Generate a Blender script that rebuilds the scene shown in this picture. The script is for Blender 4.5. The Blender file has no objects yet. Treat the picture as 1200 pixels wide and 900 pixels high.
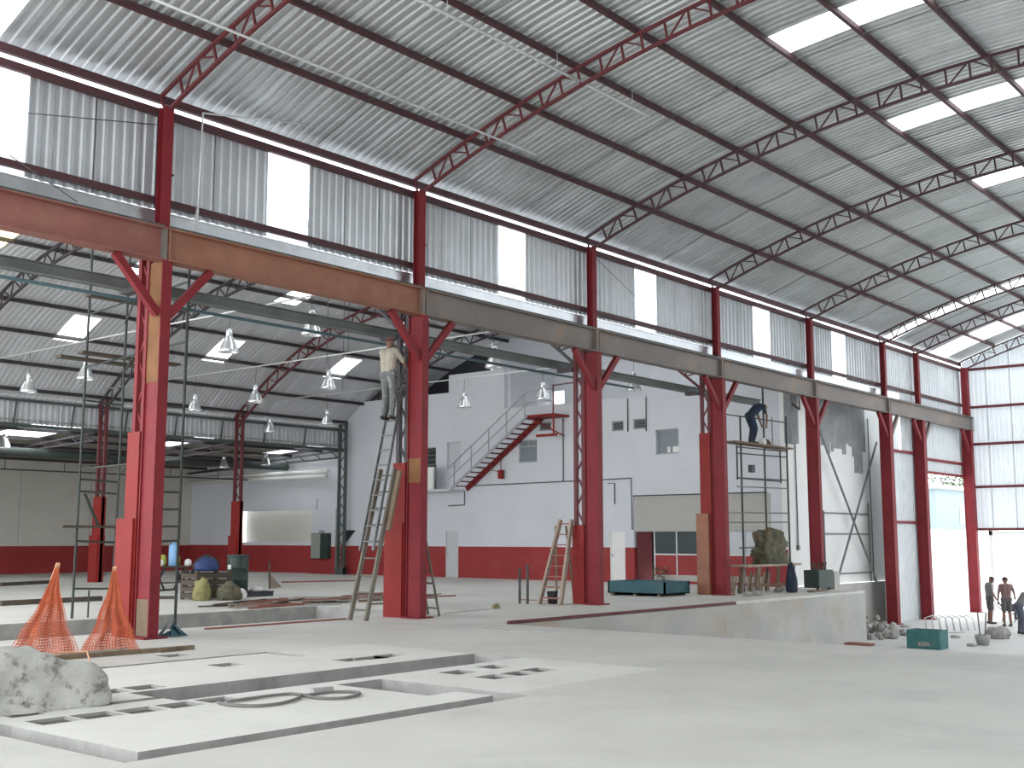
import bpy, bmesh, math, random
from mathutils import Vector, Matrix
random.seed(7)
SC = bpy.context.scene
COL = SC.collection

# ------------------------------------------------------------------ camera
cam_d = bpy.data.cameras.new('camera')
cam = bpy.data.objects.new('camera', cam_d)
COL.objects.link(cam)
cam.location = (0, 0, 1.6)
cam.rotation_euler = (math.pi / 2 + 0.132, 0, 0.692 - math.pi / 2)
cam_d.sensor_width = 36.0
cam_d.lens = 36.0 * 1360.0 / 1200.0
cam_d.clip_end = 500
SC.camera = cam

# ------------------------------------------------------------------ world, exposure
W = bpy.data.worlds.new('overcast_sky')
SC.world = W
W.use_nodes = True
bg = W.node_tree.nodes['Background']
bg.inputs[0].default_value = (0.94, 0.97, 1.0, 1)
bg.inputs[1].default_value = 3.0
SC.view_settings.view_transform = 'Standard'
SC.view_settings.look = 'None'
SC.view_settings.gamma = 1.0
SC.view_settings.use_curve_mapping = False
SC.view_settings.exposure = 0.5
SC.cycles.max_bounces = 10
SC.cycles.diffuse_bounces = 6
SC.cycles.transparent_max_bounces = 12
SC.cycles.sample_clamp_indirect = 6.0


# ------------------------------------------------------------------ materials
def mat(name, col, rough=0.7, metal=0.0, var=0.0, scale=2.0, dark=None, dark_amt=0.0, dark_scale=1.0,
        bump=0.0, bump_scale=20.0, spec=0.4, stretch=None):
    m = bpy.data.materials.new(name)
    m.use_nodes = True
    nt = m.node_tree
    b = nt.nodes['Principled BSDF']
    b.inputs['Roughness'].default_value = rough
    b.inputs['Metallic'].default_value = metal
    b.inputs['Specular IOR Level'].default_value = spec
    c = tuple(col) + (1,)
    b.inputs['Base Color'].default_value = c
    if var or dark_amt or bump:
        tc = nt.nodes.new('ShaderNodeTexCoord')
        mp = nt.nodes.new('ShaderNodeMapping')
        nt.links.new(tc.outputs['Object'], mp.inputs[0])
        if stretch:
            mp.inputs['Scale'].default_value = stretch
        out = None
        if var:
            n = nt.nodes.new('ShaderNodeTexNoise')
            n.inputs['Scale'].default_value = scale
            n.inputs['Detail'].default_value = 6
            n.inputs['Roughness'].default_value = 0.65
            nt.links.new(mp.outputs[0], n.inputs['Vector'])
            r = nt.nodes.new('ShaderNodeValToRGB')
            r.color_ramp.elements[0].position = 0.3
            r.color_ramp.elements[1].position = 0.7
            r.color_ramp.elements[0].color = tuple(max(0, x * (1 - var)) for x in col) + (1,)
            r.color_ramp.elements[1].color = tuple(min(1, x * (1 + var)) for x in col) + (1,)
            nt.links.new(n.outputs['Fac'], r.inputs[0])
            out = r.outputs[0]
        if dark_amt:
            n2 = nt.nodes.new('ShaderNodeTexNoise')
            n2.inputs['Scale'].default_value = dark_scale
            n2.inputs['Detail'].default_value = 8
            n2.inputs['Roughness'].default_value = 0.7
            nt.links.new(mp.outputs[0], n2.inputs['Vector'])
            r2 = nt.nodes.new('ShaderNodeValToRGB')
            r2.color_ramp.elements[0].position = 0.52
            r2.color_ramp.elements[1].position = 0.68
            r2.color_ramp.elements[0].color = (0, 0, 0, 1)
            r2.color_ramp.elements[1].color = (dark_amt, dark_amt, dark_amt, 1)
            nt.links.new(n2.outputs['Fac'], r2.inputs[0])
            mx = nt.nodes.new('ShaderNodeMix')
            mx.data_type = 'RGBA'
            nt.links.new(r2.outputs[0], mx.inputs['Factor'])
            if out:
                nt.links.new(out, mx.inputs['A'])
            else:
                mx.inputs['A'].default_value = c
            mx.inputs['B'].default_value = tuple(dark) + (1,)
            out = mx.outputs['Result']
        if out:
            nt.links.new(out, b.inputs['Base Color'])
        if bump:
            n3 = nt.nodes.new('ShaderNodeTexNoise')
            n3.inputs['Scale'].default_value = bump_scale
            n3.inputs['Detail'].default_value = 5
            nt.links.new(mp.outputs[0], n3.inputs['Vector'])
            bp = nt.nodes.new('ShaderNodeBump')
            bp.inputs['Strength'].default_value = bump
            bp.inputs['Distance'].default_value = 0.02
            nt.links.new(n3.outputs['Fac'], bp.inputs['Height'])
            nt.links.new(bp.outputs[0], b.inputs['Normal'])
    return m


def translucent(name, col, clear=0.5):
    m = bpy.data.materials.new(name)
    m.use_nodes = True
    nt = m.node_tree
    nt.nodes.remove(nt.nodes['Principled BSDF'])
    o = nt.nodes['Material Output']
    t = nt.nodes.new('ShaderNodeBsdfTranslucent')
    t.inputs[0].default_value = tuple(col) + (1,)
    p = nt.nodes.new('ShaderNodeBsdfTransparent')
    p.inputs[0].default_value = tuple(col) + (1,)
    mx = nt.nodes.new('ShaderNodeMixShader')
    mx.inputs[0].default_value = clear
    nt.links.new(t.outputs[0], mx.inputs[1])
    nt.links.new(p.outputs[0], mx.inputs[2])
    nt.links.new(mx.outputs[0], o.inputs[0])
    return m


M = {}
M['concrete'] = mat('concrete_floor', (0.60, 0.59, 0.545), 0.55, 0, 0.09, 0.5, (0.42, 0.42, 0.40), 0.5, 0.35, 0.15, 30)
M['concrete_low'] = mat('concrete_lower_floor', (0.56, 0.56, 0.54), 0.6, 0, 0.1, 0.6, (0.38, 0.38, 0.36), 0.5, 0.5, 0.15, 25)
M['dock'] = mat('dock_wall_plaster', (0.45, 0.44, 0.415), 0.8, 0, 0.12, 0.8, (0.40, 0.31, 0.22), 0.8, 0.5, 0.2, 12)
M['galv'] = mat('galvanised_sheet', (0.56, 0.58, 0.585), 0.40, 0.6, 0.10, 1.6, (0.34, 0.35, 0.35), 0.35, 0.8)
M['galv_b'] = mat('galvanised_sheet_dull', (0.53, 0.55, 0.555), 0.46, 0.55, 0.10, 1.3, (0.32, 0.33, 0.33), 0.35, 0.8)
M['galv_c'] = mat('galvanised_sheet_weathered', (0.50, 0.515, 0.52), 0.5, 0.5, 0.12, 1.1, (0.29, 0.30, 0.30), 0.45, 0.7)
M['foil'] = mat('bright_gutter_metal', (0.72, 0.74, 0.76), 0.28, 0.85, 0.08, 3.0, None, 0, 1, 0.5, 4)
M['wallsheet'] = mat('zinc_wall_sheet', (0.58, 0.60, 0.615), 0.36, 0.5, 0.08, 1.5)
M['whitesheet'] = mat('pale_wall_sheet', (0.70, 0.73, 0.75), 0.5, 0.25, 0.06, 1.5)
M['leftsheet'] = mat('side_roof_sheet', (0.56, 0.565, 0.585), 0.6, 0.1, 0.06, 0.8, (0.38, 0.38, 0.40), 0.3, 0.5)
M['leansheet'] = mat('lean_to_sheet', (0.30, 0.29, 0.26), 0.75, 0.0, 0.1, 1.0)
M['milky'] = mat('milky_wall_sheet', (0.70, 0.74, 0.77), 0.45, 0.0, 0.05, 1.5)
_nt = M['milky'].node_tree
_tr = _nt.nodes.new('ShaderNodeBsdfTranslucent'); _tr.inputs[0].default_value = (.8, .86, .9, 1)
_mx = _nt.nodes.new('ShaderNodeMixShader'); _mx.inputs[0].default_value = .13
_nt.links.new(_nt.nodes['Principled BSDF'].outputs[0], _mx.inputs[1]); _nt.links.new(_tr.outputs[0], _mx.inputs[2])
_nt.links.new(_mx.outputs[0], _nt.nodes['Material Output'].inputs[0])
M['slab'] = mat('fresh_slab_concrete', (0.69, 0.68, 0.635), 0.6, 0, 0.06, 0.8, (0.56, 0.55, 0.50), 0.4, 0.9, 0.15, 30)
M['sky'] = translucent('translucent_sheet', (0.93, 0.95, 0.96), 0.55)
M['skyy'] = translucent('yellowed_translucent_sheet', (0.93, 0.80, 0.42), 0.35)
M['red'] = mat('red_steel_paint', (0.20, 0.022, 0.028), 0.55, 0, 0.16, 1.6, (0.165, 0.028, 0.03), 0.5, 0.9, spec=0.2)
M['redlow'] = mat('bright_red_casing_paint', (0.235, 0.022, 0.019), 0.55, 0, 0.12, 1.4, (0.22, 0.05, 0.042), 0.5, 1.2, spec=0.2)
M['redtruss'] = mat('oxide_red_truss_paint', (0.125, 0.026, 0.03), 0.6, 0, 0.12, 2.0)
M['purlin'] = mat('dark_red_purlin_paint', (0.075, 0.03, 0.034), 0.6, 0, 0.15, 1.5)
M['fartruss'] = mat('dark_red_grey_truss', (0.075, 0.034, 0.038), 0.6, 0, 0.12, 2.0)  # darker tone for the trusses farther along the hall
M['primer'] = mat('red_oxide_primer', (0.26, 0.10, 0.082), 0.65, 0, 0.14, 1.6, (0.30, 0.155, 0.11), 0.5, 1.0)
M['primer_o'] = mat('orange_primer', (0.30, 0.135, 0.085), 0.65, 0, 0.14, 1.8, (0.27, 0.09, 0.06), 0.4, 1.1)
M['patch'] = mat('brown_orange_primer_patch', (0.22, 0.105, 0.045), 0.7, 0, 0.2, 2.5, (0.15, 0.06, 0.035), 0.5, 2.0, spec=0.2)
M['beamgrey'] = mat('bare_grey_beam_steel', (0.19, 0.165, 0.15), 0.55, 0.15, 0.14, 1.2, (0.33, 0.21, 0.13), 0.45, 1.0)
M['darksteel'] = mat('dark_green_grey_steel', (0.075, 0.095, 0.085), 0.6, 0.1, 0.2, 2.0)
M['darktruss'] = mat('dark_truss_steel', (0.065, 0.055, 0.06), 0.6, 0.1, 0.2, 2.0)
M['greenbeam'] = mat('grey_green_beam_paint', (0.17, 0.19, 0.18), 0.6, 0, 0.2, 1.4)
M['bluepipe'] = mat('blue_green_pipe_paint', (0.07, 0.125, 0.14), 0.5)
M['scaf'] = mat('scaffold_tube_green_black', (0.04, 0.05, 0.044), 0.55, 0.2, 0.25, 3.0)
M['scafgrey'] = mat('scaffold_tube_grey', (0.16, 0.17, 0.17), 0.5, 0.4, 0.2, 3.0)
M['conduit'] = mat('pale_conduit', (0.62, 0.63, 0.62), 0.4, 0.4)
M['rod'] = mat('dark_tie_rod', (0.09, 0.085, 0.085), 0.6)
M['alu'] = mat('aluminium_lamp_shade', (0.85, 0.87, 0.88), 0.22, 0.85)
M['cable'] = mat('black_cable', (0.05, 0.05, 0.05), 0.6)
M['hose'] = mat('grey_hose', (0.16, 0.16, 0.15), 0.6)
M['white'] = mat('white_wall_paint', (0.61, 0.63, 0.665), 0.75, 0, 0.05, 0.7, (0.60, 0.61, 0.62), 0.4, 0.5)
M['cream'] = mat('cream_wall_paint', (0.60, 0.585, 0.53), 0.75, 0, 0.06, 0.6, (0.52, 0.50, 0.44), 0.4, 0.5)
M['brightwhite'] = mat('fresh_white_paint', (0.78, 0.78, 0.76), 0.7, 0, 0.04, 0.7)
M['redband'] = mat('red_wall_band_paint', (0.30, 0.03, 0.031), 0.6, 0, 0.10, 1.0, (0.33, 0.07, 0.06), 0.4, 1.2)
M['greyplaster'] = mat('raw_grey_plaster', (0.27, 0.275, 0.28), 0.85, 0, 0.25, 1.2, (0.16, 0.16, 0.16), 0.6, 1.5, 0.3, 8)
M['shutter'] = mat('beige_shutter', (0.44, 0.43, 0.39), 0.6, 0.1, 0.06, 0.8)
M['frame'] = mat('grey_window_frame', (0.36, 0.37, 0.38), 0.5)
M['alframe'] = mat('pale_window_frame', (0.66, 0.67, 0.66), 0.5)
M['glass'] = mat('dark_window_glass', (0.028, 0.042, 0.042), 0.3, 0, spec=0.25)
M['glassg'] = mat('grey_window_glass', (0.22, 0.25, 0.27), 0.12, 0, spec=0.8)
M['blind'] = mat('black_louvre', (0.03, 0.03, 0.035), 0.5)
M['greydoor'] = mat('pale_grey_door', (0.52, 0.53, 0.55), 0.55, 0, 0.04, 1)
M['cabinet'] = mat('grey_green_cabinet_paint', (0.28, 0.31, 0.28), 0.5)
M['darkgreen'] = mat('dark_green_plastic', (0.025, 0.045, 0.038), 0.45, 0, 0.15, 3)
M['wood'] = mat('weathered_wood', (0.18, 0.13, 0.085), 0.8, 0, 0.25, 3.0, (0.11, 0.08, 0.055), 0.6, 2.0, 0.2, 20, stretch=(1, 1, 0.3))
M['woodl'] = mat('pale_dusty_wood', (0.33, 0.27, 0.215), 0.8, 0, 0.2, 3.0, (0.24, 0.19, 0.14), 0.5, 2.0, 0.2, 20)
M['woodd'] = mat('dark_wet_timber', (0.075, 0.06, 0.045), 0.8, 0, 0.25, 3.0)
M['laddergreen'] = mat('grey_green_ladder', (0.16, 0.145, 0.115), 0.7, 0, 0.25, 2.5, (0.10, 0.09, 0.07), 0.6, 2.0)
M['orange'] = mat('orange_plastic_net', (0.52, 0.13, 0.065), 0.7, 0, 0.2, 3, spec=0.1)
M['stake'] = mat('pale_orange_stake', (0.62, 0.33, 0.20), 0.75, 0, 0.2, 4)
M['chunk'] = mat('broken_concrete', (0.45, 0.445, 0.41), 0.9, 0, 0.14, 2.5, (0.10, 0.095, 0.075), 0.95, 7.0, 0.9, 10)  # dark spots paint the shade of its pits into the colour
M['pit'] = mat('raw_pit_concrete', (0.36, 0.355, 0.34), 0.9, 0, 0.2, 2.0, (0.20, 0.195, 0.18), 0.5, 2.5, 0.4, 15)
M['gravel'] = mat('dark_gravel_fill', (0.12, 0.117, 0.105), 0.95, 0, 0.35, 14.0, (0.09, 0.085, 0.07), 0.6, 16.0, 0.8, 30)
M['tealc'] = mat('worn_teal_plastic', (0.045, 0.17, 0.17), 0.6, 0, 0.25, 3.0, (0.16, 0.13, 0.09), 0.7, 3.0)
M['teal'] = mat('teal_painted_steel', (0.022, 0.095, 0.115), 0.5, 0, 0.2, 2.0, (0.10, 0.10, 0.08), 0.5, 2.0)
M['blue'] = mat('blue_tarpaulin', (0.022, 0.045, 0.15), 0.5, 0, 0.2, 4)
M['ltblue'] = mat('light_blue_plastic', (0.22, 0.42, 0.68), 0.4)
M['yellow'] = mat('dull_yellow_sack', (0.26, 0.235, 0.10), 0.8, 0, 0.4, 6, (0.10, 0.10, 0.06), 0.6, 6)
M['lime'] = mat('lime_yellow_plastic', (0.33, 0.36, 0.06), 0.6)
M['paper'] = mat('off_white_paper', (0.72, 0.72, 0.68), 0.7)
M['olive'] = mat('olive_brown_heap', (0.10, 0.10, 0.065), 0.9, 0, 0.5, 6.0, (0.28, 0.13, 0.06), 0.7, 5.0, 0.8, 12)
M['rubble'] = mat('grey_rubble', (0.30, 0.29, 0.27), 0.9, 0, 0.4, 6.0, (0.10, 0.09, 0.08), 0.6, 5.0, 0.6, 15)
M['yard'] = mat('pale_yard_concrete', (0.72, 0.72, 0.70), 0.8, 0, 0.06, 0.3)
M['palebld'] = mat('pale_blue_render', (0.27, 0.33, 0.36), 0.7, 0, 0.06, 0.5)
M['leaf'] = mat('tree_leaves', (0.06, 0.10, 0.045), 0.6, 0, 0.4, 1.5)
M['bark'] = mat('tree_bark', (0.10, 0.08, 0.06), 0.9)
M['skin'] = mat('skin', (0.20, 0.105, 0.07), 0.55)
M['hair'] = mat('dark_hair', (0.02, 0.016, 0.014), 0.6)
M['cap'] = mat('brown_red_cap', (0.13, 0.05, 0.045), 0.7)
M['beige'] = mat('beige_shirt_cloth', (0.42, 0.38, 0.31), 0.85, 0, 0.1, 6)
M['splat'] = mat('paint_spattered_trousers', (0.15, 0.16, 0.16), 0.85, 0, 0.2, 5, (0.48, 0.45, 0.41), 0.8, 7.0)
M['navy'] = mat('dark_navy_overall', (0.022, 0.032, 0.055), 0.85, 0, 0.2, 5)
M['brownp'] = mat('brown_cloth', (0.10, 0.055, 0.045), 0.85)
M['greyshirt'] = mat('grey_shirt_cloth', (0.20, 0.20, 0.195), 0.85)
M['redshirt'] = mat('dull_grey_red_shirt', (0.19, 0.12, 0.11), 0.85)
M['shorts'] = mat('dark_grey_shorts', (0.10, 0.095, 0.095), 0.85)
M['jeans'] = mat('blue_grey_trousers', (0.11, 0.12, 0.155), 0.85)
M['shoe'] = mat('dark_shoe', (0.04, 0.035, 0.03), 0.7)

# ------------------------------------------------------------------ builders
ORG = {}


def org(o):
    return ORG.get(o.name, Vector((0, 0, 0))) if o else Vector((0, 0, 0))


def props(o, label=None, cat=None, group=None, kind=None):
    if label:
        o['label'] = label
    if cat:
        o['category'] = cat
    if group:
        o['group'] = group
    if kind:
        o['kind'] = kind
    return o


def thing(name, loc, label=None, cat=None, group=None, kind=None):
    o = bpy.data.objects.new(name, None)
    o.empty_display_size = 0.2
    COL.objects.link(o)
    o.location = loc
    ORG[o.name] = Vector(loc)
    return props(o, label, cat, group, kind)


class MB:
    def __init__(s):
        s.v = []
        s.f = []
        s.mi = []
        s.smooth = []

    def face(s, pts, mi=0, sm=False):
        b = len(s.v)
        s.v += [Vector(p) for p in pts]
        s.f.append(list(range(b, b + len(pts))))
        s.mi.append(mi)
        s.smooth.append(sm)

    def box(s, x0, y0, z0, x1, y1, z1, mi=0):
        if x0 > x1: x0, x1 = x1, x0
        if y0 > y1: y0, y1 = y1, y0
        if z0 > z1: z0, z1 = z1, z0
        b = len(s.v)
        s.v += [Vector(p) for p in ((x0, y0, z0), (x1, y0, z0), (x1, y1, z0), (x0, y1, z0),
                                    (x0, y0, z1), (x1, y0, z1), (x1, y1, z1), (x0, y1, z1))]
        for q in ((3, 2, 1, 0), (4, 5, 6, 7), (0, 1, 5, 4), (1, 2, 6, 5), (2, 3, 7, 6), (3, 0, 4, 7)):
            s.f.append([b + k for k in q])
            s.mi.append(mi)
            s.smooth.append(False)
        return s

    def frame(s, p, q, up=None):
        p = Vector(p); q = Vector(q)
        d = (q - p).normalized()
        u = Vector(up) if up else (Vector((0, 0, 1)) if abs(d.z) < 0.95 else Vector((1, 0, 0)))
        a = d.cross(u).normalized()
        return p, q, a, a.cross(d).normalized()

    def bar(s, p, q, w, h, mi=0, up=None):
        p, q, a, c = s.frame(p, q, up)
        b = len(s.v)
        for e in (p, q):
            s.v += [e + a * (i * w / 2) + c * (j * h / 2) for i, j in ((-1, -1), (1, -1), (1, 1), (-1, 1))]
        for k in range(4):
            n = (k + 1) % 4
            s.f.append([b + k, b + n, b + 4 + n, b + 4 + k]); s.mi.append(mi); s.smooth.append(False)
        s.f.append([b + 3, b + 2, b + 1, b]); s.f.append([b + 4, b + 5, b + 6, b + 7])
        s.mi += [mi, mi]; s.smooth += [False, False]
        return s

    def tube(s, pts, r, n=6, mi=0, cap=True):
        pts = [Vector(p) for p in pts]
        rr = r if isinstance(r, (list, tuple)) else [r] * len(pts)
        b = len(s.v)
        last = None
        for i, p in enumerate(pts):
            d = (pts[min(i + 1, len(pts) - 1)] - pts[max(i - 1, 0)]).normalized()
            if last is None:
                u = Vector((0, 0, 1)) if abs(d.z) < 0.9 else Vector((1, 0, 0))
                a = d.cross(u).normalized()
            else:
                a = (last - d * last.dot(d)).normalized()
            last = a
            c = d.cross(a)
            s.v += [p + (a * math.cos(2 * math.pi * k / n) + c * math.sin(2 * math.pi * k / n)) * rr[i] for k in range(n)]
        for i in range(len(pts) - 1):
            for k in range(n):
                j = (k + 1) % n
                s.f.append([b + i * n + k, b + i * n + j, b + (i + 1) * n + j, b + (i + 1) * n + k])
                s.mi.append(mi); s.smooth.append(True)
        if cap:
            s.f.append([b + k for k in range(n)][::-1]); s.f.append([b + (len(pts) - 1) * n + k for k in range(n)])
            s.mi += [mi, mi]; s.smooth += [False, False]
        return s

    def lathe(s, c, prof, n=16, mi=0):
        c = Vector(c)
        b = len(s.v)
        for r, z in prof:
            s.v += [c + Vector((r * math.cos(2 * math.pi * k / n), r * math.sin(2 * math.pi * k / n), z)) for k in range(n)]
        for i in range(len(prof) - 1):
            for k in range(n):
                j = (k + 1) % n
                s.f.append([b + i * n + k, b + i * n + j, b + (i + 1) * n + j, b + (i + 1) * n + k])
                s.mi.append(mi); s.smooth.append(True)
        return s

    def build(s, name, m, parent=None, loc=None):
        me = bpy.data.meshes.new(name)
        o0 = org(parent) + (Vector(loc) if loc else Vector((0, 0, 0)))
        if parent is None and loc is None:
            # origin at the base centre of the mesh
            xs = [v.x for v in s.v]; ys = [v.y for v in s.v]; zs = [v.z for v in s.v]
            o0 = Vector(((min(xs) + max(xs)) / 2, (min(ys) + max(ys)) / 2, min(zs)))
        me.from_pydata([tuple(v - o0) for v in s.v], [], s.f)
        ms = m if isinstance(m, (list, tuple)) else [m]
        for k in ms:
            me.materials.append(M[k])
        for p, i, sm in zip(me.polygons, s.mi, s.smooth):
            p.material_index = i
            p.use_smooth = sm
        me.update()
        o = bpy.data.objects.new(name, me)
        COL.objects.link(o)
        if parent:
            o.parent = parent
            if loc:
                o.location = loc
        else:
            o.location = o0
        ORG[o.name] = o0
        return o


UNIT = {}


def unit_mesh(m, kind='box'):
    k = (m, kind)
    if k not in UNIT:
        b = MB()
        if kind == 'box':
            b.box(-.5, -.5, 0, .5, .5, 1)
        else:
            b.tube([(0, 0, 0), (0, 0, 1)], .5, 6)
        me = bpy.data.meshes.new('%s_%s' % (kind, m))
        me.from_pydata([tuple(v) for v in b.v], [], b.f)
        me.materials.append(M[m])
        UNIT[k] = me
    return UNIT[k]


def strut(name, p, q, w, h, m, parent, kind='box', up=None):
    """one straight member, its mesh shared with all alike members"""
    p = Vector(p); q = Vector(q)
    d = q - p
    L = d.length
    d.normalize()
    u = Vector(up) if up else (Vector((0, 0, 1)) if abs(d.z) < 0.95 else Vector((1, 0, 0)))
    a = d.cross(u).normalized()
    c = a.cross(d).normalized()
    o = bpy.data.objects.new(name, unit_mesh(m, kind))
    COL.objects.link(o)
    mt = Matrix(((a.x * w, c.x * h, d.x * L, p.x), (a.y * w, c.y * h, d.y * L, p.y), (a.z * w, c.z * h, d.z * L, p.z), (0, 0, 0, 1)))
    off = org(parent)
    mt.translation = p - off
    if parent:
        o.parent = parent
    o.matrix_basis = mt
    ORG[o.name] = p
    return o


ORD = ['first', 'second', 'third', 'fourth', 'fifth', 'sixth', 'seventh', 'eighth', 'ninth', 'tenth', 'eleventh',
       'twelfth', 'thirteenth', 'fourteenth', 'fifteenth', 'sixteenth', 'seventeenth']

# key dimensions of the place (metres)
CX = [10.91 + 6.2 * n for n in range(6)] + [45.3, 50.85]     # column lines
ROW = 16.5                                                   # front of the column row
LOW = -1.5                                                   # lower floor
XO = 35.7                                                    # office front wall


def gridplan(cells_x, cells_y, depth):
    """heightfield of rectangles: depth(cx, cy) gives z or None"""
    b = MB()
    nx, ny = len(cells_x) - 1, len(cells_y) - 1
    Z = [[depth((cells_x[i] + cells_x[i + 1]) / 2, (cells_y[j] + cells_y[j + 1]) / 2) for j in range(ny)] for i in range(nx)]
    for i in range(nx):
        for j in range(ny):
            if Z[i][j] is None:
                continue
            z, mi = Z[i][j]
            x0, x1, y0, y1 = cells_x[i], cells_x[i + 1], cells_y[j], cells_y[j + 1]
            b.face([(x0, y0, z), (x1, y0, z), (x1, y1, z), (x0, y1, z)], mi)
            for (a, c, e0, e1) in ((i + 1, j, (x1, y0), (x1, y1)), (i - 1, j, (x0, y1), (x0, y0)),
                                   (i, j + 1, (x1, y1), (x0, y1)), (i, j - 1, (x0, y0), (x1, y0))):
                o = Z[a][c] if 0 <= a < nx and 0 <= c < ny else None
                zo = o[0] if o else z - 0.3
                if zo < z - 1e-6:
                    b.face([(e0[0], e0[1], zo), (e1[0], e1[1], zo), (e1[0], e1[1], z), (e0[0], e0[1], z)], 1 if o else mi)
    return b


# ------------------------------------------------------------------ floor with its pits
HOLES = [  # x0, x1, y0, y1, depth, material
    (5.0, 9.5, 7.64, 7.94, .22, 1), (4.86, 5.16, 7.64, 10.9, .22, 1), (9.28, 9.52, 7.64, 8.45, .22, 1),
    (8.85, 9.55, 8.45, 9.85, .85, 1),
    (7.0, 12.45, 10.1, 11.0, .95, 1), (6.25, 7.0, 10.36, 10.52, .16, 1),
    (8.0, 10.7, 13.28, 13.42, .10, 1), (10.58, 10.72, 12.5, 13.42, .10, 1),
    (3.0, 18.6, 18.05, 21.45, .62, 3),
]
SQ = [(5.97, 9.86), (6.4, 9.83), (6.84, 9.84), (7.3, 9.86), (6.93, 11.25), (7.38, 11.28), (6.6, 12.2), (9.33, 12.46), (10.76, 11.71), (11.12, 11.66),
      (11.5, 11.71), (10.53, 8.99), (10.98, 8.98), (11.42, 9.04), (10.6, 9.62), (11.34, 9.68), (9.6, 14.0), (9.9, 14.6), (5.55, 9.86)]
for x, y in SQ:
    HOLES.append((x - .19, x + .19, y - .165, y + .165, .03, 2))
for x, y in ((5.55, 10.36), (7.62, 9.72)):
    HOLES.append((x - .16, x + .16, y - .07, y + .07, .4, 1))
gx = sorted(set([12.45, -8, 17.0, 34.5, XO + .3] + [h[0] for h in HOLES] + [h[1] for h in HOLES]))
gy = sorted(set([-7, 14.7, 17.55, 52] + [h[2] for h in HOLES] + [h[3] for h in HOLES]))


def fdepth(x, y):
    if x > 17.0 and y < 14.7:
        return None
    if x > 34.5 and y < 17.55:
        return None
    for a, b, c, d, e, m in HOLES:
        if a < x < b and c < y < d:
            return (-e, m)
    return (0.0, 4 if 5.16 < x < 12.45 and 7.94 < y < 13.28 else 0)


M['trenchfloor'] = mat('greenish_trench_floor', (0.30, 0.31, 0.25), 0.85, 0, 0.2, 1.0, (0.19, 0.20, 0.15), 0.6, 0.8)  # darker and greener than the hall floor
fl = gridplan(gx, gy, fdepth).build('floor', ['concrete', 'pit', 'gravel', 'trenchfloor', 'slab'], None, (0, 0, 0))
props(fl, 'pale grey concrete hall floor cut by foundation pits and channels', 'floor', None, 'structure')
# ramp and lower floor
b = MB()
b.face([(17.0, -7, 0), (30.0, -7, LOW), (30.0, 14.7, LOW), (17.0, 14.7, 0)])
b.face([(17.0, -7, -2), (17, 14.7, -2), (30, 14.7, -2), (30, -7, -2)])
rp = b.build('floor_ramp', 'concrete', None, (0, 0, 0))
props(rp, 'smooth concrete ramp going down from the hall floor beside the dock wall', 'ramp', None, 'structure')
b = MB()
b.box(30.0, -7, LOW - .3, 34.5, 14.7, LOW)
b.box(34.5, -7, LOW - .3, 51.2, 17.55, LOW)
lf = b.build('floor_lower', 'concrete_low', None, (0, 0, 0))
props(lf, 'dusty lower concrete floor at the foot of the ramp', 'floor', None, 'structure')
b = MB()
b.box(17.2, 14.64, LOW, 34.5, 14.7, -.06)
b.box(34.5, 14.64, LOW, 34.56, 17.5, -.06)
b.box(34.56, 17.5, LOW, 46.2, 17.56, 0)
dw = b.build('wall_dock', 'dock', None, (0, 0, 0))
props(dw, 'rough grey dock wall with a tan stain along the ramp', 'wall', None, 'structure')
b = MB(); b.box(17.6, 14.62, -.045, 26.5, 14.70, .008)
props(b.build('trim_1', 'redtruss'), 'narrow red painted edging along the dock top', 'trim', None, 'structure')
b = MB(); b.box(26.5, 14.62, -.06, 34.52, 14.72, .012)
props(b.build('trim_2', 'concrete'), 'bare concrete edging along the far dock top', 'trim', None, 'structure')
b = MB()
b.box(51.2, -30, LOW - .35, 130, 17.55, LOW - .02)
b.box(42.0, 17.55, LOW - .35, 130, 90, LOW - .02)
props(b.build('floor_yard', 'yard', None, (0, 0, 0)), 'sunlit pale concrete yard outside the big door', 'yard', None, 'structure')

# ------------------------------------------------------------------ main roof
RC_Y, RC_R, RC_TOP = 6.0, 29.0, 10.87        # lower chord circle
RC_Z = RC_TOP - RC_R
Y_E = 17.22                                   # eave edge of the sheets
R_SH = RC_R + .54


def arc(y, R):
    return RC_Z + math.sqrt(R * R - (y - RC_Y) ** 2)


def corr_profile(width, nrib, hgt):
    """trapezoid corrugation: list of (x, dz)"""
    p = width / nrib
    out = []
    for k in range(nrib):
        for fx, fz in ((0, 0), (.30, 0), (.42, 1), (.78, 1), (.90, 0)):
            out.append((k * p + fx * p, fz * hgt))
    out.append((width + .02, 0))
    return out


SHEETMESH = {}


def arc_sheet(name, parent, x, width, y0, y1, m, R, cy, cz, nrib=5, hgt=.035, seg=8, lift=0.0):
    key = (round(width, 3), round(y0, 3), round(y1, 3), m, R, cy)
    if key not in SHEETMESH:
        b = MB()
        prof = corr_profile(width, nrib, hgt)
        rows = []
        for i in range(seg + 1):
            y = y0 + (y1 - y0) * i / seg
            t = math.asin((y - cy) / R)
            rows.append([(px, cy + (R + dz) * math.sin(t), cz + (R + dz) * math.cos(t)) for px, dz in prof])
        n = len(prof)
        b.v = [Vector(p) for r in rows for p in r]
        for i in range(seg):
            for k in range(n - 1):
                q = [i * n + k, i * n + k + 1, (i + 1) * n + k + 1, (i + 1) * n + k]
                b.f.append(q); b.mi.append(0); b.smooth.append(False)
        me = bpy.data.meshes.new(name)
        me.from_pydata([tuple(v) for v in b.v], [], b.f)
        me.materials.append(M[m])
        SHEETMESH[key] = me
    o = bpy.data.objects.new(name, SHEETMESH[key])
    COL.objects.link(o)
    o.parent = parent
    o.location = Vector((x, 0, lift)) - org(parent)
    return o


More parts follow.
